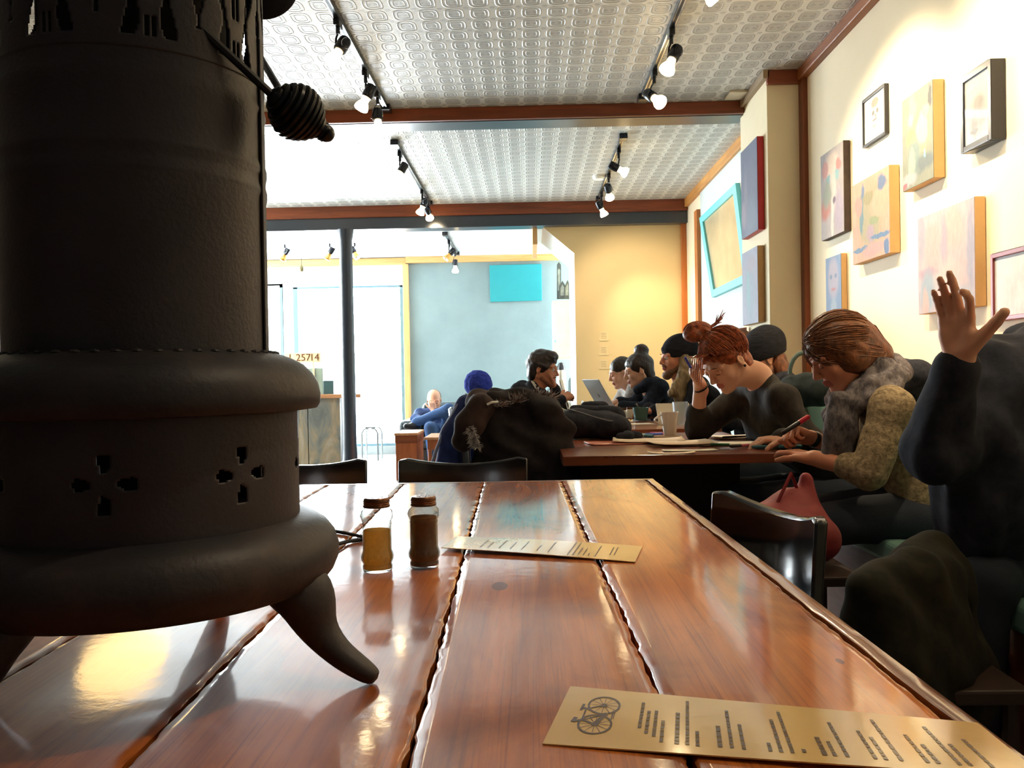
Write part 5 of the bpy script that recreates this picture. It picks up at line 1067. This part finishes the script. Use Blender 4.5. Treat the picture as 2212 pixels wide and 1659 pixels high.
for i, (dz, rr, th) in enumerate(((.04, .082, .026), (.005, .104, .032), (-.032, .12, .034))):
    for a in np.linspace(0, 2*math.pi, 15)[:-1]:
        f = lambda a: nk+np.array([-.01+rr*math.cos(a)*1.0, rr*math.sin(a), dz-.012+.62*rr*math.cos(a)+.012*math.sin(3*a+i)]); sp_.append(RC(f(a), f(a+2*math.pi/14), th, th, .01))
fr_ = P(1795, 870, 3.0)
for off in (-.035, -.005, .03): sp_.append(RC(P(1825, 868, 3.0)+np.array([off*.8, 0, .01]), P(1815, 975, 2.98)+np.array([off*1.1, .03, -.01*abs(off)*30]), .03, .024, .010))
soft('scarf', sp_, SCARF, .008, w1, wr=.010, wf=40)
wt = np.array(J['wrR']); G().lathe([(.031, -.010), (.0325, 0), (.031, .010)], wt-dR/np.linalg.norm(dR)*.012, 20, dR, cap=False).build('wristwatch', BLACK, w1, smooth=True)
mkc = np.array(J['wrR'])+dR/np.linalg.norm(dR)*.088; marker(mkc+np.array([-.05, -.035, -.015]), mkc+np.array([.062, .0, .045]), (34, 28, 34), 'black marker with red cap in the fist of the scarfed woman', (220, 48, 70), .0085)
# --- red haired woman leaning on her fist
hd = Head(P(1566, 777, 3.56), (-.68, -.38, -.62), (0, 0, 1), 1.0)
J = dict(pel=(1.38, 3.72, .56), che=P(1672, 925, 3.68), nk=P(1640, 815, 3.62), shL=P(1690, 862, 3.47), shR=P(1610, 850, 3.84), elL=P(1742, 945, 3.40), wrL=P(1690, 948, 3.3), elR=P(1508, 928, 3.78), wrR=P(1512, 832, 3.68))
seat_legs(J, 1.30, 3.70); dR = P(1490, 795, 3.64)-J['wrR']
CH_ = knit('charcoal_jersey', (42, 40, 38), (66, 62, 57), (26, 26, 14), .9, .25)
w2 = person('red haired woman with top bun leaning her head on her fist over drawings', J, hd, SK2, CH_, .0055, (1.0, .35), dict(R=dict(d=dR, n=(.75, -.25, .2), thumb=-1, curl=(68, 72, 74, 70), tcurl=35, tout=20), L=dict(d=(-1, -.2, 0), n=(0, 0, -1), thumb=1, curl=(30, 30, 30, 30))), closed=True, wr=.007, neckline=.075)
HR = hairm('auburn_hair', (88, 34, 20), (190, 96, 50), .4, (60, 60, 60))
bc = P(1508, 716, 3.58); bun = [EL(bc, (.058, .05, .04), None, .012), EL(bc+np.array([-.02, -.01, -.012]), (.045, .045, .035), None, .012), RC(hd.p(-.0, 0, .09), bc, .03, .025, .012)]
soft('hair', haircap(hd, bun, .006, (.112, 0, -.046), (.088, .1, .102)), HR, .0055, w2, wr=.005, wf=70)
ps = []
for i in range(16):
    a = random.uniform(-.9, .9); L = random.uniform(.04, .085); p0 = bc+np.array([.03, random.uniform(-.03, .03), .005]); ps.append([p0, p0+np.array([.02+L*.4, a*.02, L*.45]), p0+np.array([.03+L*.62+a*.02, a*.04, L*.9+random.uniform(-.02, .02)])])
for i in range(6): p0 = hd.p(.06, -.03+.012*i, .085); ps.append([p0, p0+np.array([-.035, -.01, -.02]), p0+np.array([-.045, -.012, -.09-.01*i])])
strands('loose_strands', HR, ps, .0032, w2)
bl_ = hd.R.T@(bc-hd.c); comb('hair_strands', hd, HR, [(-.3, .9, -.55), (.1, .97, .1), (.5, .85, .25), (.8, .45, .5), (.85, 0, .6), (.7, -.5, .5), (-.6, .6, -.5)], (bl_-np.array([-.018, 0, .034]))/np.array([.117, .096, .106]), 190, w2, .0022, .945)
bs_ = [[bc+np.array([.06*math.cos(a+q_)*math.cos(b1), .052*math.sin(b1)*1.0, .042*math.sin(a+q_)*math.cos(b1)]) for a in np.linspace(0, 2.6, 9)] for q_, b1 in ((random.uniform(0, 6.3), random.uniform(-.9, .9)) for _ in range(60))]
strands('bun_strands', HR, bs_, .0024, w2, 4)
g = G(); e = hd.p(-.004, .089, -.036); g.ell(e, (.006, .006, .006)); g.build('earring', BLACK, w2, smooth=True)
G().lathe([(.034, -.004), (.036, 0), (.034, .004)], np.array(J['wrR'])-dR/np.linalg.norm(dR)*.01, 20, dR, cap=False).build('hair_tie', BLACK, w2, smooth=True)
fist = np.array(J['wrR'])+dR/np.linalg.norm(dR)*.085; t = marker(fist+np.array([-.03, -.03, .055]), fist+np.array([.03, .01, -.045]), (40, 70, 200), 'blue pen held in the fist of the red haired woman', (40, 70, 200), .005)
# --- woman in big black beanie
hd = Head(P(1645, 777, 4.75), (-.96, -.15, -.22), (-.2, 0, .97), 1.02)
J = dict(pel=(1.42, 4.78, .56), che=(1.40, 4.78, .90), nk=P(1668, 835, 4.78), shL=(1.36, 4.6, .97), shR=(1.36, 4.93, .97), elL=(1.22, 4.55, .76), wrL=(1.02, 4.7, .79), elR=(1.2, 4.93, .78), wrR=(1.0, 4.88, .79)); seat_legs(J, 1.36, 4.78)
w3 = person('long haired woman in a big black beanie behind the red haired woman', J, hd, SK2, DARKCLOTH, .009, (.9, .9), dict(L=dict(d=(-1, .1, -.1), n=(0, 0, -1), thumb=1), R=dict(d=(-1, -.1, -.1), n=(0, 0, -1), thumb=-1)))
HL = hairm('long_brown_hair', (74, 40, 24), (150, 92, 56), .45, (70, 70, 10)); k = hd.k
lh = [RC(hd.p(-.065, .062, -.01), P(1708, 850, 4.66), .03, .045, .03), RC(hd.p(-.07, .03, -.03), P(1710, 850, 4.75), .05, .05, .03), RC(hd.p(-.02, -.07, 0), P(1660, 850, 4.9), .035, .05, .03)]
soft('hair', lh, HL, .009, w3, wr=.007, wf=60)
BK = knit('black_beanie', (30, 31, 37), (46, 47, 55), (30, 30, 120), .95, .5)
soft('beanie', beanie(hd, .0, 0, .022)+[EL(P(1672, 735, 4.76), (.10, .10, .09), None, .05)][:0]+[EL(hd.p(-.05, 0, .095), (.095, .09, .085), hd.R, .05)], BK, .008, w3, wr=.003)
# --- person behind, only brown hair shows
hd = Head(P(1585, 762, 5.25), (-.95, .25, -.2), (0, 0, 1), 1.0)
J = dict(pel=(1.38, 5.3, .56), che=(1.34, 5.3, .88), nk=(1.3, 5.3, 1.0), shL=(1.31, 5.17, .95), shR=(1.31, 5.45, .95), elL=(1.18, 5.17, .74), wrL=(1.0, 5.2, .79), elR=(1.18, 5.46, .76), wrR=(1.0, 5.36, .79)); J['nk'] = hd.p(-.03, 0, -.17); seat_legs(J, 1.34, 5.3)
w4 = person('brown haired person mostly hidden between the red haired woman and the beanie', J, hd, SK2, DARKCLOTH, .011, eyes=False)
soft('hair', haircap(hd, [], .02), hairm('mid_brown_hair', (78, 48, 30), (132, 88, 56), .5), .009, w4, wr=.006, wf=60)
# --- bearded man with beanie and long hair
hd = Head(P(1462, 773, 5.75), (-.97, -.22, -.02), (0, 0, 1), 1.04)
J = dict(pel=(1.24, 5.8, .56), che=(1.17, 5.8, .86), nk=hd.p(-.03, 0, -.175), shL=(1.10, 5.60, .95), shR=(1.10, 5.98, .95), elL=(1.0, 5.55, .76), wrL=(.8, 5.6, .80), elR=(.98, 6.02, .76), wrR=(.8, 5.9, .8)); seat_legs(J, 1.2, 5.8)
m5 = person('bearded man with long fair hair and dark beanie in profile', J, hd, SK1, DARKCLOTH, .009, (.95, .95), dict(L=dict(d=(-1, .1, 0), n=(0, 0, -1), thumb=1)))
soft('beanie', beanie(hd, .0, 0, .016)+[EL(hd.p(-.06, 0, .07), (.085, .085, .08), hd.R, .04)], BK, .008, m5, wr=.002)
HF = hairm('fair_long_hair', (104, 84, 56), (186, 162, 120), .5, (70, 70, 9))
soft('hair', [RC(hd.p(-.02, .075, .0), P(1468, 862, 5.62), .03, .035, .02), RC(hd.p(-.04, .07, -.03), P(1485, 858, 5.65), .035, .04, .02), RC(hd.p(-.02, .06, -.07), P(1450, 850, 5.60), .02, .025, .02), RC(hd.p(-.06, -.03, -.02), P(1480, 850, 5.85), .05, .05, .03)], HF, .008, m5, wr=.008, wf=70)
soft('beard', [RC(hd.p(.01, .055, -.06), hd.p(.07, .02, -.105), .022, .024, .02), RC(hd.p(.01, -.055, -.06), hd.p(.07, -.02, -.105), .022, .024, .02), SP(hd.p(.075, 0, -.112), .028, .02), RC(hd.p(.085, .022, -.052), hd.p(.096, 0, -.049), .007, .008, .01), RC(hd.p(.085, -.022, -.052), hd.p(.096, 0, -.049), .007, .008, .01), RC(hd.p(.09, -.014, -.066), hd.p(.093, .014, -.066), .012, .012, .004, op=-1)], hairm('brown_beard', (84, 56, 36), (140, 98, 62), .6), .006, m5, wr=.003, wf=90)
# --- woman with dark bun in navy hoodie
hd = Head(P(1379, 800, 6.32), (-.97, -.06, -.24), (-.22, 0, .97), 1.0)
J = dict(pel=(1.05, 6.38, .56), che=(.96, 6.38, .84), nk=hd.p(-.045, 0, -.165), shL=(.93, 6.18, .93), shR=(.9, 6.56, .93), elL=P(1395, 885, 6.12), wrL=P(1338, 878, 6.2), elR=(.78, 6.54, .8), wrR=(.66, 6.46, .83)); seat_legs(J, 1.0, 6.38)
NAVY = knit('navy_hoodie', (26, 30, 40), (44, 50, 64), (40, 40, 40), .9, .3)
w6 = person('woman with dark top bun and navy hoodie typing at the laptop', J, hd, SK2, NAVY, .009, (.85, .85), dict(L=dict(d=(-1, .3, -.4), n=(0, 0, -1), thumb=1), R=dict(d=(-1, 0, -.2), n=(0, 0, -1), thumb=-1)), collar=[EL(P(1405, 828, 6.38), (.09, .13, .06), None, .03), RC(P(1378, 842, 6.25), P(1400, 830, 6.2), .035, .05, .02)], closed=True)
HD = hairm('black_brown_hair', (26, 20, 20), (58, 42, 36), .4); bc = P(1385, 757, 6.34)
soft('hair', haircap(hd, [EL(bc, (.055, .05, .05), None, .015), RC(hd.p(-.05, 0, .1), bc, .03, .03, .02)], .008, (.104, 0, -.055), (.082, .095, .1)), HD, .008, w6, wr=.004, wf=80)
# --- woman in grey top behind her
hd = Head(P(1342, 805, 6.85), (-.95, -.12, -.28), (-.25, 0, .96), .98)
J = dict(pel=(.98, 6.9, .56), che=(.86, 6.9, .84), nk=hd.p(-.05, 0, -.16), shL=(.83, 6.74, .92), shR=(.8, 7.06, .92), elL=(.74, 6.76, .76), wrL=(.55, 6.74, .79), elR=(.7, 7.08, .76), wrR=(.5, 6.9, .79)); seat_legs(J, .95, 6.9)
w7 = person('woman in a pale grey top looking down behind the laptop', J, hd, SK2, knit('pale_grey_knit', (150, 148, 144), (196, 192, 186), (40, 40, 40), .9, .3), .009, (.6, .6), dict(L=dict(d=(-1, .1, -.1), n=(0, 0, -1), thumb=1), R=dict(d=(-1, .1, -.1), n=(0, 0, -1), thumb=-1)), closed=True)
soft('hair', haircap(hd, [EL(hd.p(-.1, 0, .0), (.04, .04, .04), hd.R, .02)], .006, (.104, 0, -.055), (.082, .095, .1)), HD, .008, w7, wr=.003, wf=80)
# --- man in black track jacket facing right
hd = Head(P(1173, 797, 6.5), (.93, -.28, -.12), (.1, 0, .99), 1.08)
J = dict(pel=(-.22, 6.5, .56), che=(-.13, 6.5, .84), nk=hd.p(-.04, 0, -.165), shL=(-.06, 6.7, .93), shR=(-.08, 6.3, .92), elR=P(1185, 895, 6.22), wrR=P(1213, 862, 6.2), elL=P(1212, 878, 6.62), wrL=P(1198, 838, 6.50)); seat_legs(J, -.2, 6.5, 1)
m8 = person('dark haired man in a black track jacket resting chin on hand', J, hd, SK3, DARKCLOTH, .008, (.95, .95), dict(L=dict(d=(-.1, 0, 1), n=(-1, 0, 0), thumb=1, curl=(60, 60, 60, 60)), R=dict(d=(.6, .4, .3), n=(0, .6, -.6), thumb=1, curl=(50, 50, 50, 50))), collar=[RC(hd.p(-.05, .04, -.135), hd.p(-.05, -.04, -.135), .055, .055, .02), RC(hd.p(.0, .04, -.165), hd.p(.0, -.04, -.165), .04, .04, .02)])
soft('hair', haircap(hd, [EL(hd.p(.03, 0, .1), (.07, .07, .035), hd.R, .03), EL(hd.p(.07, -.02, .085), (.03, .04, .02), hd.R, .02)], .012, (.118, 0, -.04), (.105, .1, .1)), HD, .007, m8, wr=.006, wf=80)
soft('beard', [RC(hd.p(.012, -.052, -.064), hd.p(.066, -.017, -.104), .0205, .0205, .02), RC(hd.p(.012, .052, -.064), hd.p(.066, .017, -.104), .0205, .0205, .02), SP(hd.p(.076, 0, -.106), .0205, .02), RC(hd.p(.085, .02, -.052), hd.p(.095, 0, -.049), .006, .006, .01), RC(hd.p(.085, -.02, -.052), hd.p(.095, 0, -.049), .006, .006, .01)], hairm('dark_beard', (104, 62, 46), (146, 92, 68), .7), .006, m8)
WS = M('white_print', (222, 216, 204), .6); g = G()
for (a, b_) in (((1148, 823), (1160, 843)), ((1150, 824), (1155, 828)), ((1153, 829), (1158, 833)), ((1160, 843), (1161, 837)), ((1164, 836), (1161, 843))): g.tube([P(*a, 6.22), P(*b_, 6.22)], .006, 6)
for i in range(5): g.tube([P(1192+7*i, 872+3.2*i, 6.14), P(1198+7*i, 876+3.0*i, 6.14), P(1196+7*i, 880+3*i, 6.14)], .005, 6)
tag(g.build('jacket_print', WS, m8, smooth=True), kind='stuff')
# --- person in blue beanie, hidden behind the coats
hd = Head(P(1036, 838, 7.3), (.75, .6, -.25), (0, 0, 1), .98); x = hd.c[0]
J = dict(pel=(x-.1, 7.3, .5), che=(x-.06, 7.3, .72), nk=hd.p(-.03, 0, -.16), shL=(x-.1, 7.45, .8), shR=(x, 7.12, .8), elR=(x+.1, 7.1, .62), wrR=(x+.3, 7.2, .7), elL=(x+.02, 7.5, .62), wrL=(x+.25, 7.45, .7)); seat_legs(J, x-.1, 7.3, 1, z=.48)
p9 = person('small person in a bright blue knit beanie behind the coats', J, hd, SK3, DARKCLOTH, .011, eyes=True)
soft('beanie', [EL(hd.p(-.02, 0, .03), (.125, .112, .118), hd.R, .02), EL(hd.p(.1, 0, -.08), (.1, .13, .085), hd.R, .01, op=-1)], knit('blue_knit', (44, 56, 140), (62, 78, 176), (60, 60, 60), .95, .6), .008, p9, wr=.005, wf=90)
# --- balding man on the sofa with crossed legs
hd = Head(P(938, 864, 10.0), (.05, -.9, -.35), (0, -.35, .93), 1.02); x = hd.c[0]
J = dict(pel=(x+.08, 10.0, .38), che=(x+.02, 10.14, .53), nk=hd.p(-.05, 0, -.15), shL=(x+.19, 10.12, .62), shR=(x-.19, 10.12, .60), elR=P(897, 905, 9.95), wrR=P(914, 907, 9.78), elL=(x+.16, 9.9, .52), wrL=P(938, 886, 9.84),
         hipL=(x+.16, 9.98, .39), hipR=(x-.02, 9.98, .39), knL=P(968, 886, 9.62), anL=P(898, 913, 9.66), knR=P(930, 925, 9.5), anR=P(935, 1000, 9.5)); J['anR'] = np.array([J['anR'][0], 9.5, .09]); J['ft'] = np.array([-.1, -.06, .02])
m10 = person('balding man in blue sitting cross-legged on the far sofa', J, hd, SK2, knit('blue_shirt', (40, 58, 96), (66, 88, 134), (30, 30, 30), .9, .3), .01, (.9, .9), dict(R=dict(d=(.7, -.4, -.2), n=(0, .6, -.5), thumb=1), L=dict(d=(-.3, -.1, 1), n=(0, 1, 0), thumb=1, curl=(45, 45, 45, 45))), pants=M('blue_jeans', (48, 84, 134), .8, bmp=.2, bs=150))
soft('hair', [EL(hd.p(-.02, 0, .03), (.102, .082, .089), hd.R, .02), EL(hd.p(.06, 0, .06), (.115, .085, .10), hd.R, .01, op=-1), EL(hd.p(.105, 0, -.05), (.085, .1, .1), hd.R, .01, op=-1)], hairm('grey_short_hair', (96, 90, 84), (142, 134, 124), .7), .007, m10)
# --- person at the right edge raising a hand
hd = Head((1.46, 2.2, 1.37), (-.6, -.75, 0), (0, 0, 1), 1.05)
J = dict(pel=(1.36, 2.42, .56), che=(1.33, 2.34, .86), nk=(1.42, 2.26, 1.13), shR=(1.21, 2.30, 1.05), shL=(1.57, 2.12, 1.04), elR=P(2018, 985, 2.12), wrR=P(2076, 775, 2.03), elL=(1.62, 2.02, .82), wrL=(1.5, 1.85, .83),
         hipR=(1.34, 2.42, .53), hipL=(1.52, 2.40, .53), knR=(1.15, 2.2, .5), knL=(1.32, 2.26, .5), anR=(1.12, 2.2, .09), anL=(1.17, 2.3, .09)); J['ft'] = np.array([-.1, -.1, 0])
BJ = knit('black_jacket', (34, 36, 45), (52, 54, 64), (18, 18, 18), .85, .4)
m11 = person('person in a bulky black jacket at the right edge raising an open hand', J, hd, skin('skin_bright', (246, 186, 154)), BJ, .0055, (1.0, .88), dict(R=dict(d=(-.16, -.08, 1), n=(-.8, -.6, 0), thumb=1, curl=(24, 9, 8, 7), spread=(17, 1, -1, -3), tcurl=3, tout=50, fat=1.14)), bulk=1.22, wr=.014, hs=1.12, neckline=.06, collar=[EL((1.46, 2.36, 1.13), (.15, .14, .05), None, .04), RC((1.14, 2.22, .85), (1.2, 2.3, .6), .1, .12, .06), RC((1.25, 2.26, .98), (1.2, 2.25, .7), .12, .12, .06)])
soft('hair', haircap(hd, [], .014), HD, .009, m11)
# ================================================================ COATS AND BAGS
DK = knit('dark_parka', (28, 24, 26), (44, 38, 40), (24, 24, 24), .8, .3); BR = knit('brown_parka', (46, 34, 34), (66, 50, 48), (24, 24, 24), .8, .3); BLUE = knit('blue_lining', (44, 56, 110), (66, 82, 146), (20, 20, 20), .7, .2)
def at(px, py, Y): return P(px, py, Y)
pk = thing('parka', 'dark parka with grey fur hood draped over a chair by the papers table', 'coat', (-.1, 3.55, 0))
soft('shell', [RC(at(1060, 890, 3.5), at(1050, 1010, 3.5), .065, .07, .06), RC(at(1120, 885, 3.55), at(1110, 1030, 3.5), .08, .12, .06), RC(at(1180, 895, 3.5), at(1190, 1040, 3.5), .07, .11, .06), RC(at(1060, 880, 3.6), at(1180, 885, 3.65), .065, .065, .05), RC(at(1225, 930, 3.5), at(1215, 1040, 3.45), .045, .06, .05)], DK, .008, pk, wr=.017, wf=30)
soft('sleeve', [RC(at(1040, 876, 3.42), at(1012, 920, 3.38), .058, .055, .04), RC(at(1012, 920, 3.38), at(1000, 950, 3.38), .055, .05, .03), RC(at(1035, 868, 3.5), at(1080, 872, 3.6), .055, .04, .05)], BR, .008, pk, wr=.008, wf=24)
def fur(name, path, r, n, L, parent, mats, droop=(0, 0, 0)):
    g = G()
    for i in range(n):
        f = random.random()*(len(path)-1); k = int(f); p = np.array(path[k])*(1-f+k)+np.array(path[min(k+1, len(path)-1)])*(f-k); d = RNG.normal(size=3); d /= np.linalg.norm(d); d[2] = abs(d[2])*.8; p0 = p+d*r*.5; d2 = d+np.array(droop)+RNG.normal(size=3)*.25; l = L*random.uniform(.5, 1.1); g.cur = random.randrange(len(mats))
        s = np.cross(d2, RNG.normal(size=3)); s = s/np.linalg.norm(s)*.0018; g.add([p0-s, p0+s, p0+d2*l*.6+s*.7, p0+d2*l+np.array(droop)*l*.5, p0+d2*l*.6-s*.7], [(0, 1, 2, 3, 4)])
    return tag(g.build(name, mats, parent), kind='stuff')
FU = [M('fur_grey', (176, 168, 166), .8), M('fur_brown', (124, 86, 74), .8), M('fur_pale', (198, 192, 192), .8), M('fur_dark', (58, 46, 48), .8)]
fur('hood_fur', [at(1105, 872, 3.46), at(1130, 865, 3.5), at(1165, 860, 3.55), at(1190, 862, 3.6)], .035, 1500, .034, pk, FU)
fur('hood_fur', [at(1062, 878, 3.4), at(1085, 878, 3.42)], .02, 400, .026, pk, FU); fur('front_fur', [at(1018, 925, 3.32), at(1022, 950, 3.32), at(1030, 968, 3.32)], .016, 520, .022, pk, [FU[2], FU[0]], (0, -.2, -.4))
G().tube([at(1052, 874, 3.36), at(1062, 869, 3.36), at(1075, 868, 3.38)], .005, 6).build('toggle', WHITE, pk, smooth=True)
bl = thing('blue_coat', 'long blue coat hanging on the chair left of the parka', 'coat', (-.3, 3.75, 0))
soft('shell', [RC(at(1008, 872, 3.6), at(985, 940, 3.56), .04, .06, .05), RC(at(985, 940, 3.56), at(972, 1040, 3.56), .06, .085, .05), RC(at(1000, 900, 3.75), at(1020, 1040, 3.75), .06, .09, .05)], BLUE, .008, bl, wr=.008, wf=18)
g = G(); g.tube([at(1008, 852, 3.6), at(985, 880, 3.56), at(965, 918, 3.54), at(945, 965, 3.52), at(930, 1010, 3.52)], .007, 8); g.build('pale_hem', M('pale_blue_piping', (176, 186, 220), .7), bl, smooth=True)
bg = thing('black_bag', 'black zipped bag lying at the left end of the papers table', 'bag', (.35, 4.05, .75))
soft('body', [EL(at(1290, 918, 3.95), (.15, .10, .065), rotm('Y', 8), .04), EL(at(1325, 920, 3.9), (.08, .09, .055), None, .04), EL(at(1240, 915, 3.95), (.08, .09, .07), None, .04)], DARKCLOTH, .008, bg, wr=.008, clipz=.752)
G().tube([at(1228, 884, 3.93), at(1250, 890, 3.87), at(1280, 900, 3.83), at(1315, 909, 3.82), at(1345, 912, 3.84)], .0035, 6).build('zip', M('zip_grey', (110, 112, 114), .4), bg, smooth=True)
soft('flap', [RC(at(1240, 885, 4.05), at(1330, 900, 4.0), .03, .045, .03), RC(at(1265, 880, 4.2), at(1300, 882, 4.2), .03, .04, .03)], DARKCLOTH, .008, bg, wr=.005)
tag(soft('dark_glove', [RC(at(1355, 940, 3.78), at(1380, 941, 3.8), .022, .018, .02), RC(at(1340, 944, 3.75), at(1360, 943, 3.75), .02, .02, .02)], DARKCLOTH, .006, clipz=.752), 'dark knitted glove beside the black bag', 'glove')
def heap(name, label, pr, mat, cat='coat', wr=.012, vox=.009, clipz=None): return tag(soft(name, pr, mat, vox, wr=wr, wf=24, clipz=clipz), label, cat)
heap('coat_pile', 'pile of dark coats on the ledge behind the scarfed woman', [RC(at(1935, 820, 3.5), at(1985, 835, 3.3), .085, .08, .05), EL(at(1975, 812, 3.3), (.07, .12, .07), None, .05)], DARKCLOTH)
hb_ = thing('green_bag', 'dark green bag with loop handle on the ledge behind the black beanie', 'bag', at(1740, 850, 4.3))
soft('body', [RC(at(1715, 842, 4.3), at(1770, 842, 4.2), .08, .08, .06)], knit('dark_green_cloth', (24, 28, 30), (38, 46, 46), (20, 20, 20), .9, .3), .01, hb_, wr=.01)
G().tube([at(1706+30*(1-math.cos(a)), 808-46*math.sin(a), 4.25) for a in np.linspace(0, math.pi, 14)], .011, 8).build('handle', M('green_strap', (56, 76, 70), .7), hb_, smooth=True)
oj = thing('olive_jacket', 'olive jacket heaped over a stool in the dark right corner', 'coat', at(1950, 1300, 1.75))
st2 = thing('low_stool', 'low dark stool under the olive jacket', 'stool', (.80, 1.85, 0)); G().lohi((.64, 1.7, .38), (.98, 2.0, .41)).build('seat', M('stool_wood', (56, 36, 28), .5), st2, bevel=.006)
for sx_ in (.67, .95):
    for sy_ in (1.73, 1.97): G().tube([(sx_, sy_, 0), (sx_, sy_, .38)], .016, 8).build('leg', M('stool_wood', (0, 0, 0)), st2, smooth=True)
soft('shell', [RC(at(1890, 1262, 1.72), at(2040, 1235, 1.98), .045, .05, .05), RC(at(1890, 1270, 1.72), at(1895, 1500, 1.68), .045, .07, .04), RC(at(1980, 1250, 1.8), at(1990, 1520, 1.78), .06, .09, .05), RC(at(2050, 1240, 1.98), at(2070, 1500, 1.95), .05, .08, .05), RC(at(1960, 1215, 1.9), at(2020, 1180, 2.0), .035, .04, .03), RC(at(1930, 1290, 1.75), at(1945, 1500, 1.72), .05, .07, .08), RC(at(2020, 1270, 1.88), at(2030, 1500, 1.86), .06, .08, .08), RC(at(1890, 1250, 1.7), at(1960, 1225, 1.85), .02, .02, .02)], knit('olive_cloth', (30, 29, 24), (50, 46, 34), (18, 18, 18), .85, .3), .009, oj, wr=.013)
st_ = thing('low_stool', 'low dark wooden stool under the red bag', 'stool', (.80, 2.68, 0))
G().lohi((.63, 2.52, .41), (.97, 2.84, .44)).build('seat', M('stool_wood', (56, 36, 28), .5), st_, bevel=.006)
for sx_ in (.66, .94):
    for sy_ in (2.55, 2.81): G().tube([(sx_, sy_, 0), (sx_, sy_, .41)], .016, 8).build('leg', M('stool_wood', (0, 0, 0)), st_, smooth=True)
rc = thing('red_bag', 'red cloth bag standing on a stool between chair and papers table', 'bag', (.8, 2.68, .44))
soft('body', [EL((.80, 2.68, .53), (.15, .13, .10), None, .03), RC((.86, 2.72, .6), (.865, 2.73, .70), .05, .02, .04), RC((.72, 2.66, .58), (.8, 2.70, .64), .06, .04, .05)], M('red_cloth', (150, 40, 46), .6, bmp=.2, bs=30), .009, rc, wr=.006, clipz=.442)
G().tube([(.84, 2.72, .66), (.80, 2.66, .73), (.74, 2.64, .62)], .006, 6).build('handle', M('red_cloth', (0, 0, 0)), rc, smooth=True)
